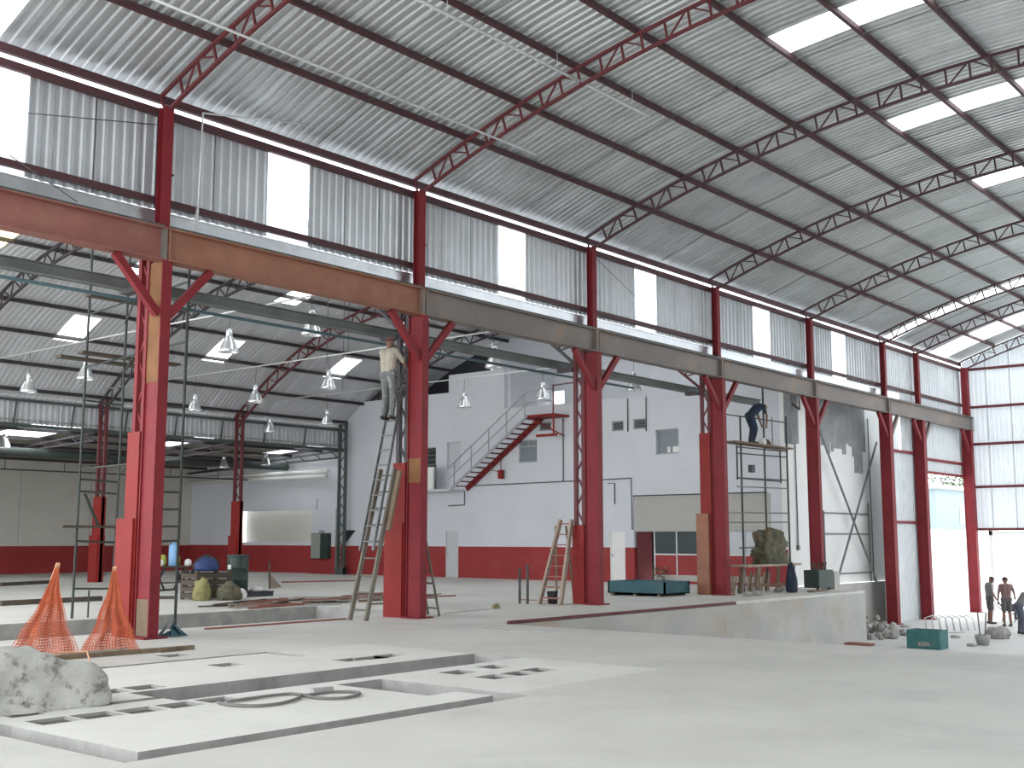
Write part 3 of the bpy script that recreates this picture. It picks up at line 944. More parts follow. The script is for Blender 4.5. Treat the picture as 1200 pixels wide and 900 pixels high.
for nm, y0, y1, z0, z1, g, kind, lb in WIN:
    t = thing(nm, (XO + .1, (y0 + y1) / 2, z0), lb, 'window', None, 'structure')
    d = .14 if kind == 'deep' else .06
    b = MB(); b.box(XO + d, y0, z0, XO + d + .02, y1, z1); b.build('pane', g, t)
    b = MB()
    f = .045
    b.box(XO + d - .03, y0, z0, XO + d, y0 + f, z1); b.box(XO + d - .03, y1 - f, z0, XO + d, y1, z1)
    b.box(XO + d - .03, y0 + f, z0, XO + d, y1 - f, z0 + f); b.box(XO + d - .03, y0 + f, z1 - f, XO + d, y1 - f, z1)
    if nm == 'window_1':
        b.box(XO + d - .02, y0, z1 - .28, XO + d, y1, z1 - .24); b.box(XO + d - .02, (y0 + y1) / 2 - .02, z1 - .26, XO + d, (y0 + y1) / 2 + .02, z1)
    b.build('window_frame', 'frame', t)
    if kind == 'vent':
        for k in range(4):
            zz = z0 + .05 + (z1 - z0 - .1) * (k + .5) / 4
            b = MB(); b.bar((XO + d - .02, y0 + f, zz), (XO + d - .02, y1 - f, zz), .03, .012); b.build('louvre_slat', 'frame', t)
    if nm == 'window_6':
        for yy in (22.35, 22.05):  # white sheets paint the bright reflections on the pane
            b = MB(); b.box(XO + d - .012, yy - .07 if yy > 22.2 else yy - .12, z0 + .06, XO + d - .002, yy + .05 if yy > 22.2 else yy + .12, z0 + .27)
            b.build('white_paper', 'brightwhite', t)['label'] = 'bright reflection painted as a white sheet'
for k, (y0, y1, z1, m, lb) in enumerate(((32.45, 33.17, 1.9, 'greydoor', 'pale grey single door in the red band below the balcony'),
                                         (24.2, 24.88, 1.84, 'brightwhite', 'white single door beside the beige shutter'))):
    t = thing('door_%d' % (k + 1), (XO, (y0 + y1) / 2, 0), lb, 'door', None, 'structure')
    b = MB(); b.box(XO + .05, y0 + .04, 0, XO + .09, y1 - .04, z1 - .04); dl_ = b.build('door_leaf', m, t)
    b = MB(); b.box(XO + .02, y0, 0, XO + .12, y0 + .04, z1); b.box(XO + .02, y1 - .04, 0, XO + .12, y1, z1); b.box(XO + .02, y0 + .04, z1 - .04, XO + .12, y1 - .04, z1)
    b.build('door_frame', m, t)
    b = MB(); b.box(XO + .01, y1 - .14, .95, XO + .05, y1 - .06, 1.0); b.build('door_handle', 'frame', dl_)
t = thing('door_3', (XO, 32.7, 4.45), 'blind pale recess doorway beside the stair foot', 'door', None, 'structure')
b = MB(); b.box(XO + .12, 32.35, 4.45, XO + .16, 33.12, 5.58); b.build('door_leaf', 'greydoor', t)

# shop front below the shutter
t = thing('shop_front', (XO + .1, 21, 0), 'beige roller shutter over a glazed front with red lower panels', 'shop front', None, 'structure')
for k in range(17):
    b = MB(); z = 1.88 + k * .072; b.box(XO + .03, 18.32, z, XO + .06, 23.8, z + .068); b.build('shutter_slat', 'shutter', t)
b = MB(); b.box(XO + .0, 18.32, 1.83, XO + .1, 23.8, 1.885); b.build('shutter_rail', 'frame', t)
for k, (y0, y1) in enumerate(((22.08, 22.96), (21.2, 22.03), (20.3, 21.15), (19.4, 20.25), (18.4, 19.35))):
    b = MB(); b.box(XO + .1, y0, 1.05, XO + .115, y1, 1.84); b.build('pane', 'glass' if k < 3 else 'glassg', t)
    b = MB(); b.box(XO + .09, y0, .3, XO + .12, y1, 1.0); b.build('red_panel', 'redband', t)
    b = MB(); b.box(XO + .07, y1, .3, XO + .13, y1 + .045, 1.84); b.build('mullion', 'alframe', t)
b = MB(); b.box(XO + .07, 18.4, 1.0, XO + .13, 22.96, 1.05); b.build('transom', 'alframe', t)
b = MB(); b.box(XO + .06, 18.32, 0, XO + .2, 23.0, .3); b.build('plinth', 'dock', t)
b = MB(); b.box(XO + .02, 18.32, 0, XO + .06, 22.96, .09); b.build('red_strip', 'redband', t)
b = MB(); b.bar((XO + .12, 23.76, .92), (XO + .62, 23.45, .92), .04, 1.8); b.build('open_leaf', 'redtruss', t)['label'] = 'dark red door leaf standing ajar'
b = MB(); b.box(XO + .9, 18.3, 0, XO + .95, 23.9, 3.1); b.box(XO + .22, 23.86, 0, XO + .9, 23.9, 3.1); b.build('interior_shade', 'blind', t)  # black sheets stand in for the shade of the room behind

# upper recess, terrace slab and flank walls of the office block
gridwall('wall_recess', 'x', 38.6, .2, (17.7, 33.1), (6.6, 10.3), [(29.15, 29.8, 6.88, 7.75)], None, ['white', 'white'], 'shaded white wall set back above the office roofline')
b = MB(); b.box(XO + .22, 17.9, 6.55, 38.6, 33.1, 6.68)
props(b.build('floor_terrace', 'concrete', None, (0, 0, 0)), 'flat office roof terrace behind the parapet', 'terrace', None, 'structure')
b = MB(); b.box(XO + .22, 33.05, 6.6, 38.6, 33.2, 8.42); b.box(XO + .22, 29.85, 6.7, 38.6, 30.0, 8.42); b.box(XO + .22, 30.0, 8.36, 38.6, 33.05, 8.42)
b.build('wall_stair_head', 'white', None, (0, 0, 0))
props(bpy.data.objects['wall_stair_head'], 'white stair head block rising above the office wall', 'wall', None, 'structure')
b = MB(); b.box(XO + .22, 34, 7.2, 38.6, 51, 7.3); b.box(38.5, 33.2, 6.6, 38.6, 51, 10)  # black sheets stand in for the shade under the roof
b.build('wall_rear_shade', 'blind', None, (0, 0, 0))
props(bpy.data.objects['wall_rear_shade'], 'black sheet painting the shade behind the office parapet under the roof', 'wall', None, 'structure')
# white flank facing the hall
gridwall('wall_flank', 'y', 17.68, .2, (XO - .01, 45.6), (0, 6.55), [], None, ['brightwhite', 'brightwhite'], 'bright white corner wall of the office block facing the hall')
bm_ = MB()
rg = random.Random(3)
xx = 38.4
while xx < 42.0:
    w = rg.uniform(.12, .4)
    bm_.box(xx, 17.655, rg.uniform(4.55, 5.1), xx + w, 17.678, 6.45)
    xx += w
bm_.box(41.2, 17.65, 4.0, 41.9, 17.678, 5.2)
props(bm_.build('raw_plaster_patch', 'greyplaster'), 'ragged dark unpainted plaster patch at the top of the white corner wall', 'plaster patch')
b = MB(); b.box(XO - .05, 17.45, 4.75, XO + .5, 17.70, 6.5)
props(b.build('plaster_pillar', 'greyplaster'), 'raw grey pillar top above the white wall right of the bending worker', 'pillar')
# red panel left of flank at floor
b = MB(); b.box(XO - .06, 17.72, 0, XO - .01, 18.6, 1.22)
props(b.build('red_board', 'redband'), 'bright red board leaning at the white corner wall behind the cluttered table', 'board')
# corner pilaster with lintel and recess backing
b = MB(); b.box(XO + .5, 41.3, 0, XO + .6, 47.1, 3.2)
props(b.build('wall_niche', 'cream', None, (0, 0, 0)), 'cream back of the wide niche in the corner wall', 'wall', None, 'structure')
b = MB(); b.box(XO - .12, 41.2, 2.9, XO, 47.2, 3.38)
props(b.build('niche_lintel', 'white'), 'long pale lintel over the niche in the corner wall', 'lintel')
b = MB(); b.box(XO - .35, 39.6, 0, XO - .01, 41.2, 2.9)
props(b.build('wall_pilaster', ['white'], None, (0, 0, 0)), 'thick white pilaster carrying the electrical cabinet', 'pilaster', None, 'structure')
b = MB(); b.box(XO - .36, 39.58, 0, XO - .35, 41.22, 1.22)
props(b.build('trim_pilaster', 'redband', None, (0, 0, 0)), 'dark red band on the cabinet pilaster', 'trim', None, 'structure')
t = thing('electrical_cabinet', (XO - .5, 40.4, .66), 'grey-green electrical cabinet on the white pilaster', 'cabinet')
b = MB(); b.box(XO - .56, 39.85, .68, XO - .36, 40.98, 1.82); b.build('body', 'darkgreen', t)
b = MB(); b.box(XO - .58, 40.35, .70, XO - .56, 40.96, 1.80); cd_ = b.build('door', 'cabinet', t)
b = MB(); b.box(XO - .6, 40.42, 1.2, XO - .58, 40.46, 1.3); b.build('handle', 'frame', cd_)
b = MB(); b.box(XO - .55, 40.3, 1.82, XO - .40, 40.5, 1.95); b.build('cable_entry', 'frame', t)
# white gusset, dark wedge left of ladder column
b = MB(); b.face([(XO - .02, 39.3, 1.95), (XO - .02, 38.6, 1.95), (XO - .02, 39.3, 1.35)])
b.face([(XO - .06, 39.3, 1.95), (XO - .06, 39.3, 1.35), (XO - .06, 38.6, 1.95)])
b.face([(XO - .06, 39.3, 1.95), (XO - .06, 38.6, 1.95), (XO - .02, 38.6, 1.95), (XO - .02, 39.3, 1.95)])
props(b.build('wall_bracket', 'blind'), 'small black triangular bracket on the white wall near the cabinet', 'bracket')

# balcony at the stair foot
t = thing('balcony', (35.2, 33.4, 3.5), 'small white balcony with a dark rail at the stair foot', 'balcony')
b = MB(); b.box(34.75, 33.02, 3.55, 34.83, 35.2, 4.5); b.build('parapet', 'brightwhite', t)
b = MB(); b.box(34.75, 32.1, 3.5, XO, 35.2, 3.58); b.build('slab', 'white', t)
b = MB(); b.tube([(34.79, 35.2, 4.58), (34.79, 32.9, 4.58), (34.79, 32.9, 3.6)], .03, 6); b.build('rail', 'darksteel', t)

# stair
t = thing('steel_stair', (35.2, 31.9, 3.58), 'red steel stair with open treads and thin handrail on the office wall', 'stair')
S0, S1 = Vector((0, 31.95, 3.6)), Vector((0, 28.0, 6.28))
b = MB(); b.bar(S0 + Vector((35.62, 0, 0)), S1 + Vector((35.62, 0, 0)), .06, .22); b.build('stringer', 'redlow', t)
b = MB(); b.bar(S0 + Vector((34.72, 0, 0)), S1 + Vector((34.72, 0, 0)), .05, .10); b.build('stringer', 'frame', t)
for k in range(15):
    p = S0.lerp(S1, (k + .5) / 15)
    b = MB(); b.box(34.74, p.y - .12, p.z - .015, 35.6, p.y + .12, p.z + .02); b.build('tread', 'redtruss', t)
for k in range(5):
    p = S0.lerp(S1, (k + .15) / 4.3)
    strut('baluster', (34.72, p.y, p.z), (34.72, p.y, p.z + .95), .035, .035, 'frame', t)
for dz in (.95, .5):
    b = MB(); b.tube([S0 + Vector((34.72, .2, dz - .14)), S1 + Vector((34.72, 0, dz)), (34.72, 26.8, 6.28 + dz)], .02, 6); b.build('handrail', 'frame', t)
b = MB(); b.box(34.7, 26.7, 6.22, XO, 28.05, 6.3); b.build('landing', 'redlow', t)
b = MB(); b.bar((34.75, 27.9, 6.2), (35.6, 26.9, 5.5), .05, .05); b.bar((34.75, 26.75, 6.2), (34.75, 26.75, 5.5), .05, .05); b.bar((34.9, 27.7, 5.5), (34.9, 26.7, 5.5), .06, .10); b.build('landing_bracket', 'redlow', t)
b = MB(); b.box(34.7, 26.72, 6.3, 34.74, 26.76, 7.4); b.bar((34.72, 26.74, 7.36), (34.72, 24.6, 7.42), .04, .04); b.build('gate_rail', 'redtruss', t)
t = thing('fire_bracket', (35.5, 30.0, 3.95), 'small red fire bracket on a thin rod under the stair', 'bracket')
b = MB(); b.tube([(35.5, 30.0, 5.0), (35.5, 30.0, 4.2)], .02, 6); b.tube([(35.5, 30.0, 4.2), (35.5, 31.2, 4.5)], .012, 5); b.build('rod', 'redtruss', t)
b = MB(); b.box(35.4, 29.92, 3.95, 35.6, 30.08, 4.3); b.build('box', 'redlow', t)
# conduits on the office wall
for k, (pts, lb) in enumerate(((([(XO - .03, 23.99, 6.74), (XO - .03, 24.0, 5.5)]), 'thin dark conduit dropping between the two small vent windows'),
                               (([(XO - .03, 23.18, 6.74), (XO - .03, 23.2, 5.48)]), 'thin dark conduit dropping beside the vent near the square window'),
                               (([(XO - .03, 32.0, 3.72), (XO - .03, 23.88, 3.78), (XO - .03, 23.86, 1.9)]), 'long dark conduit along the office wall down to the shutter'),
                               (([(XO - .03, 27.0, 6.2), (XO - .03, 27.0, 3.74)]), 'dark conduit dropping from the stair landing'),
                               (([(XO - .03, 24.9, 3.62), (XO - .03, 24.62, 3.62), (XO - .03, 24.62, 2.85)]), 'short hooked conduit above the white door'),
                               (([(XO - .03, 32.1, 3.5), (XO - .03, 32.1, 2.95), (XO - .03, 33.0, 2.93)]), 'hooked conduit below the small balcony'),
                               (([(XO - .03, 23.8, 3.13), (XO - .03, 18.4, 3.13)]), 'dark strip pipe right above the beige shutter'))):
    b = MB(); b.tube(pts, .022, 6)
    props(b.build('wall_conduit', 'darksteel'), lb, 'conduit', 'conduits on the office wall')
b = MB(); b.tube([(36.3, 17.64, 6.0), (36.3, 17.64, 1.35)], .025, 6); b.box(36.24, 17.6, 1.2, 36.36, 17.675, 1.36)
props(b.build('downpipe', 'scafgrey'), 'thin grey downpipe on the white corner wall', 'pipe')

# ------------------------------------------------------------------ side hall crane beam and services
t = thing('side_crane_beam', (18, 17.75, 5.85), 'grey-green crane beam inside the side hall behind the column row', 'beam')
b = MB(); b.box(3, 17.7, 5.87, 34, 17.72, 6.03); b.build('web', 'greenbeam', t)
b = MB(); b.box(3, 17.62, 6.03, 34, 17.80, 6.045); b.build('top_flange', 'greenbeam', t)
b = MB(); b.box(3, 17.62, 5.855, 34, 17.80, 5.87); b.build('bottom_flange', 'greenbeam', t)
for i in range(4):
    b = MB(); b.box(CX[i] - .1, 17.28, 5.77, CX[i] + .1, 17.75, 5.855); b.build('bracket', 'darktruss', t)
b = MB(); b.tube([(3, 17.95, 5.76), (27, 17.95, 5.76)], .032, 8)
props(b.build('service_pipe', 'bluepipe'), 'blue-green pipe slung below the side hall crane beam', 'pipe')

# hall conduits near the roof
b = MB(); b.tube([(7.5, 14.1, 9.3), (17.8, 14.1, 9.3)], .022, 6)
props(b.build('roof_conduit', 'conduit'), 'long grey conduit under the roof near the clerestory', 'conduit', 'conduits under the hall roof')
b = MB(); b.tube([(10.5, 12.5, 10.22), (19.5, 12.5, 10.22)], .032, 6)
for xx in (13.4, 16.4, 18.9):
    b.tube([(xx, 12.5, 10.22), (xx, 12.5, 10.65)], .008, 4)
props(b.build('roof_conduit', 'conduit'), 'white conduit tube slung higher under the hall roof', 'conduit', 'conduits under the hall roof')
b = MB(); b.tube([(13.6, 16.3, 9.28), (11.46, 16.45, 8.9), (11.42, 16.45, 6.78)], .018, 6); b.tube([(11.42, 16.45, 7.25), (11.36, 16.45, 6.9), (11.36, 16.45, 6.78)], .012, 5)
props(b.build('down_conduit', 'conduit'), 'pale conduit dropping from the roof to the beam beside the orange-patched column', 'conduit')
for k, (p, q, lb) in enumerate((((8.55, 16.85, 8.15), (10.8, 16.85, 8.6), 'thin dark wire across the clerestory left of the orange-patched column'),
                                ((8.3, 16.85, 7.4), (9.3, 16.6, 6.85), 'thin dark wire slanting down to the primed crane beam'),
                                ((23.4, 16.83, 8.8), (26.2, 16.85, 7.7), 'thin dark wire across the clerestory right of the stepladder column'),
                                ((41.9, 9.5, 10.4), (41.9, 9.5, 8.2), 'thin dark wire hanging from the truss before the long skylight'))):
    b = MB(); b.tube([p, q], .009, 4)
    props(b.build('hanging_wire', 'rod'), lb, 'wire', 'thin wires in the hall')

# ------------------------------------------------------------------ pendant lamps
def at(u, v, X=None, Y=None, Z=None):
    a = (u - 600) / 1360.0; bb = (450 - v) / 1360.0
    cp, sp = math.cos(.132), math.sin(.132)
    f = cp - bb * sp; z = sp + bb * cp
    c, s = math.cos(.692), math.sin(.692)
    r = Vector((f * c + a * s, f * s - a * c, z))
    k = X / r.x if X is not None else (Y / r.y if Y is not None else (Z - 1.6) / r.z)
    return r * k + Vector((0, 0, 1.6))


lampmesh = {}
b = MB(); b.lathe((0, 0, 0), [(.24, 0), (.245, .015), (.225, .05), (.17, .20), (.10, .34), (.07, .38)], 18); b.lathe((0, 0, 0), [(.065, .375), (.095, .33), (.16, .20), (.215, .05), (.235, 0)], 18)
lampmesh['shade'] = (b, 'alu')
b = MB(); b.lathe((0, 0, 0), [(.0, .37), (.075, .37), (.08, .40), (.08, .52), (.05, .56), (.0, .56)], 12)
lampmesh['ballast'] = (b, 'alu')
b = MB(); b.lathe((0, 0, 0), [(0, .08), (.05, .10), (.065, .16), (.05, .24), (.03, .33)], 10)
lampmesh['bulb'] = (b, 'paper')
b = MB(); b.lathe((0, 0, 0), [(.24, .0), (.25, -.02), (.235, -.02), (.23, 0)], 18)
lampmesh['rim'] = (b, 'alu')
cord = MB(); cord.tube([(0, 0, .56), (0, 0, 1.0)], .008, 4)
lampmesh['cord'] = (cord, 'cable')
cache = {}
LAMPS = [(365, 392, 0), (268, 412, 0), (100, 444, 0), (33, 459, 0), (228, 481, 1), (299, 471, 1), (385, 455, 1), (383, 497, 2), (316, 506, 2), (579, 430, 1), (544, 477, 2), (636, 468, 2), (743, 457, 2)]
LXX = [17.0, 23.1, 29.4]
near = ['the conduit over the tube tower', 'the conduit behind the tube tower', 'the conduit behind the barrel']
cnt = [0, 0, 0]
conz = [0, 0, 0]
seq = sorted(LAMPS, key=lambda L: (L[2], at(L[0], L[1], X=LXX[L[2]]).y))
for (u, v, r) in seq:
    p = at(u, v, X=LXX[r])
    lab = 'silver bell lamp on %s, %s from the column row' % (near[r], ORD[cnt[r]])
    cnt[r] += 1
    t = thing('pendant_lamp', p, lab, 'lamp', 'silver pendant lamps in the side hall')
    for nm, (mb, mm) in lampmesh.items():
        if nm == 'cord':
            strut('cord', p + Vector((0, 0, .56)), (p.x, p.y, 7.03), .014, .014, 'cable', t, 'tube')
        elif nm not in cache:
            o = mb.build(nm, mm, t, None)
            o.data.transform(Matrix.Translation(p))
            cache[nm] = o.data
        else:
            o = bpy.data.objects.new(nm, cache[nm]); COL.objects.link(o); o.parent = t
    conz[r] = max(conz[r], p.z + 1.0)
for r in range(3):
    b = MB(); b.tube([(LXX[r], 18.1, 7.05), (LXX[r], 38.75, 7.05)], .022, 6)
    props(b.build('lamp_conduit', 'conduit'), 'pale lamp conduit, ' + ['over the tube tower', 'passing behind the tube tower', 'passing behind the barrel'][r], 'conduit', 'lamp conduits')
for k, (u, v) in enumerate(((262, 548), (5, 525), (311, 545))):
    p = at(u, v, Y=42.4)
    t = thing('pendant_lamp', p, ['silver pendant lamp under the lean-to above the cream panel joint', 'silver pendant lamp under the lean-to below the wide left skylight', 'silver pendant lamp under the lean-to beside the niche lintel'][k], 'lamp', 'silver pendant lamps in the side hall')
    strut('cord', p + Vector((0, 0, .56)), (p.x, p.y, 5.6), .014, .014, 'cable', t, 'tube')
    for nm in cache:
        o = bpy.data.objects.new(nm, cache[nm]); COL.objects.link(o); o.parent = t
for k, (x, y) in enumerate(((21.0, 24.0), (24.5, 27.0), (27.0, 30.0), (20.0, 20.0))):
    b = MB(); b.tube([(x, y, larc(y) + .2), (x, y, 6.3 + .2 * k)], .012, 4)
    props(b.build('hanging_rod', 'rod'), 'thin dark rod hanging from the side hall roof, %s from the tube tower' % ORD[k], 'rod', 'rods hanging from the side hall roof')

# ------------------------------------------------------------------ scaffolds
def scaf_tube(t, name, p, q, m='scaf', r=.045):
    return strut(name, p, q, r, r, m, t, 'tube')


t = thing('tube_scaffold', (12.4, 19.7, 0), 'dark tube scaffold tower standing around the trench behind the orange-patched column', 'scaffold')
FA, FB = 12.60, 13.48
for x in (FA, FB):
    scaf_tube(t, 'standard', (x, 21.9, 0), (x + .06, 21.9, 7.65), 'scaf', .06)
for x in (11.22, 12.08):
    scaf_tube(t, 'standard', (x, 17.62, 0), (x + .03, 17.62, 6.45), 'scaf', .055)
for v in (470, 562, 576, 634, 689):
    z = at(110, v, Y=21.9).z
    scaf_tube(t, 'rung', (FA, 21.9, z), (FB, 21.9, z - .03), 'scaf', .04)
z = at(110, 617, Y=21.9).z
b = MB(); b.box(FA - .35, 21.8, z - .03, FB + .3, 22.05, z + .02); b.build('plank', 'woodd', t)
for v in (478, 515, 560, 578, 598, 618, 635, 692):
    z = at(205, v, Y=17.62).z
    scaf_tube(t, 'rung', (11.22, 17.62, z), (12.08, 17.62, z + .02), 'scaf', .035)
for z in (3.0, 5.1, 6.2):
    scaf_tube(t, 'ledger', (12.1, 17.62, z), (12.64, 21.9, z), 'scaf', .04)
    scaf_tube(t, 'ledger', (11.24, 17.62, z), (13.5, 21.9, z - .05), 'scaf', .035)
for k, (y, z) in enumerate(((19.2, 6.26), (20.2, 6.26), (21.2, 5.16), (20.4, 5.16))):
    b = MB(); b.box(11.7, y, z - .03, 13.9, y + .24, z + .02); b.build('plank', 'woodd', t)
scaf_tube(t, 'short_post', (12.95, 21.9, 0), (12.95, 21.9, .55), 'scaf', .04)
scaf_tube(t, 'diagonal', (13.1, 21.9, at(110, 617, Y=21.9).z), (12.75, 21.9, at(110, 596, Y=21.9).z + .3), 'scaf', .07)

t = thing('frame_scaffold', (33.3, 17.0, 0), 'dark frame scaffold with a plank platform under the bending worker', 'scaffold')
PZ = 4.5
for x, h in ((31.8, 5.3), (33.32, 6.4), (34.88, 5.55)):
    scaf_tube(t, 'standard', (x, 17.25, 0), (x, 17.25, h), 'scaf', .06)
for v in (492, 527, 534, 562, 572, 602, 613, 642):
    z = at(890, v, Y=17.25).z
    scaf_tube(t, 'rail', (30.9 if v in (492, 602, 613) else 31.5, 17.25, z), (34.9, 17.25, z + .05), 'scafgrey' if v > 565 else 'scaf', .04)
for x in (31.45, 34.3):
    scaf_tube(t, 'guard_post', (x, 17.2, 3.35), (x, 17.2, 4.4), 'scaf', .05)
scaf_tube(t, 'rail', (31.45, 17.2, 3.4), (34.3, 17.2, 3.4), 'scaf', .04)
scaf_tube(t, 'guard_post', (33.9, 17.25, PZ), (33.9, 17.25, 5.45), 'scafgrey', .04)
for y in (16.95, 17.22):
    b = MB(); b.box(30.95, y, PZ - .05, 34.75, y + .24, PZ); b.build('platform_plank', 'wood', t)
b = MB(); b.box(32.4, 17.22, 3.62, 32.62, 17.34, 3.85); b.build('clamp_block', 'blind', t)

t = thing('wall_scaffold', (40.2, 17.2, 0), 'low grey scaffold frame before the crossed braces on the white wall', 'scaffold')
for x, h in ((38.3, 2.55), (38.05, 1.55), (42.2, 2.9)):
    scaf_tube(t, 'standard', (x, 17.62, 0.0), (x, 17.62, h), 'scafgrey', .055)
for z in (2.48, 1.75, .35):
    scaf_tube(t, 'rail', (38.3, 17.62, z), (42.2, 17.62, z), 'scafgrey', .045)
scaf_tube(t, 'standard', (42.45, 17.62, 0), (42.45, 17.62, 6.1), 'scafgrey', .05)
for k, (p, q, lb) in enumerate((((37.6, 17.42, 5.5), (42.2, 17.42, 0.0), 'long dark brace falling rightward across the white corner wall'),
                                ((42.6, 17.36, 5.2), (38.5, 17.34, .0), 'long dark brace falling leftward across the white corner wall'))):
    b = MB(); b.bar(p, q, .055, .055)
    props(b.build('cross_brace', 'scafgrey'), lb, 'brace', 'crossed braces on the white wall')

# ------------------------------------------------------------------ ladders
def ladder(name, p0, p1, side, w0, w1, n, rs, m, label, group=None, tread=None, mt=None):
    p0 = Vector(p0); p1 = Vector(p1); s = Vector(side).normalized()
    t = thing(name, p0, label, 'ladder', group)
    for k in (-1, 1):
        b = MB(); b.bar(p0 + s * k * w0 / 2, p1 + s * k * w1 / 2, rs[0], rs[1], up=s); b.build('rail', m, t)
    for i in range(n):
        f = (i + .6) / n
        c = p0.lerp(p1, f); w = w0 + (w1 - w0) * f
        if tread:
            strut('tread', c - s * w / 2, c + s * w / 2, tread[0], tread[1], mt or m, t)
        else:
            strut('rung', c - s * w / 2, c + s * w / 2, .035, .035, mt or m, t, 'tube')
    return t


ladder('extension_ladder', (15.90, 17.10, 0), (16.72, 17.16, 3.0), (0, 1, 0), .46, .42, 9, (.09, .05), 'laddergreen', 'lower wooden section of the tall ladder at the column with the worker', 'two sections of the tall ladder')
ladder('extension_ladder', (16.14, 17.14, 1.35), (17.0, 17.2, 4.75), (0, 1, 0), .37, .32, 11, (.06, .03), 'scafgrey', 'upper grey section of the tall ladder the worker stands on', 'two sections of the tall ladder')
b = MB(); b.bar((16.40, 16.80, 1.75), (16.70, 16.80, 2.95), .10, .05)
props(b.build('ladder_board', 'wood'), 'short brown board lashed along the tall ladder', 'board')
ladder('small_ladder', (17.95, 17.0, 0), (17.45, 16.9, 1.55), (0.2, 1, 0), .40, .34, 6, (.04, .03), 'laddergreen', 'small thin ladder leaning behind the column with the worker')
t = ladder('stepladder', (22.62, 17.55, 0), (23.12, 17.42, 2.05), (0, 1, 0), .66, .34, 8, (.11, .065), 'woodl', 'tapered wooden stepladder with reddish treads at the plain red column', None, (.11, .03), 'primer')
for k in (-1, 1):
    b = MB(); b.bar((23.45, 17.55 + k * .28 + .15, 0), (23.14, 17.45 + k * .16 + .15, 1.9), .05, .03); b.build('rear_leg', 'wood', t)
for k in range(2):
    b = MB(); b.tube([(22.5 - .0 * k, 18.15 + .25 * k, 0), (22.5, 18.15 + .25 * k, .95 - .1 * k)], .035, 6)
    props(b.build('thin_post', 'rod'), 'thin dark stub post beside the wooden stepladder, %s from it' % ['nearer', 'farther'][k], 'post', 'stub posts by the stepladder')
t = thing('paint_bucket', (22.95, 17.5, .0), 'dark bucket under the wooden stepladder', 'bucket')
b = MB(); b.lathe((22.98, 17.75, 0), [(0, 0), (.11, 0), (.14, .3), (.135, .3), (.105, .02), (0, .02)], 14); b.build('body', 'blind', t)
b = MB(); b.tube([Vector((22.98 + .14 * math.cos(a), 17.75, .3 + .14 * math.sin(a))) for a in [math.pi * i / 8 for i in range(9)]], .006, 4); b.build('handle', 'frame', t)

# ------------------------------------------------------------------ people
def capsule(b, p, q, r1, r2, n=10):
    p = Vector(p); q = Vector(q)
    d = q - p
    if d.length < 1e-4:
        q = p + Vector((0, 0, 1e-3)); d = q - p
    d.normalize()
    pts, rr = [], []
    for a in (-80, -50, -20):
        pts.append(p + d * r1 * math.sin(math.radians(a))); rr.append(r1 * math.cos(math.radians(a)))
    pts.append(p); rr.append(r1); pts.append(q); rr.append(r2)
    for a in (20, 50, 80):
        pts.append(q + d * r2 * math.sin(math.radians(a))); rr.append(r2 * math.cos(math.radians(a)))
    b.tube(pts, rr, n)


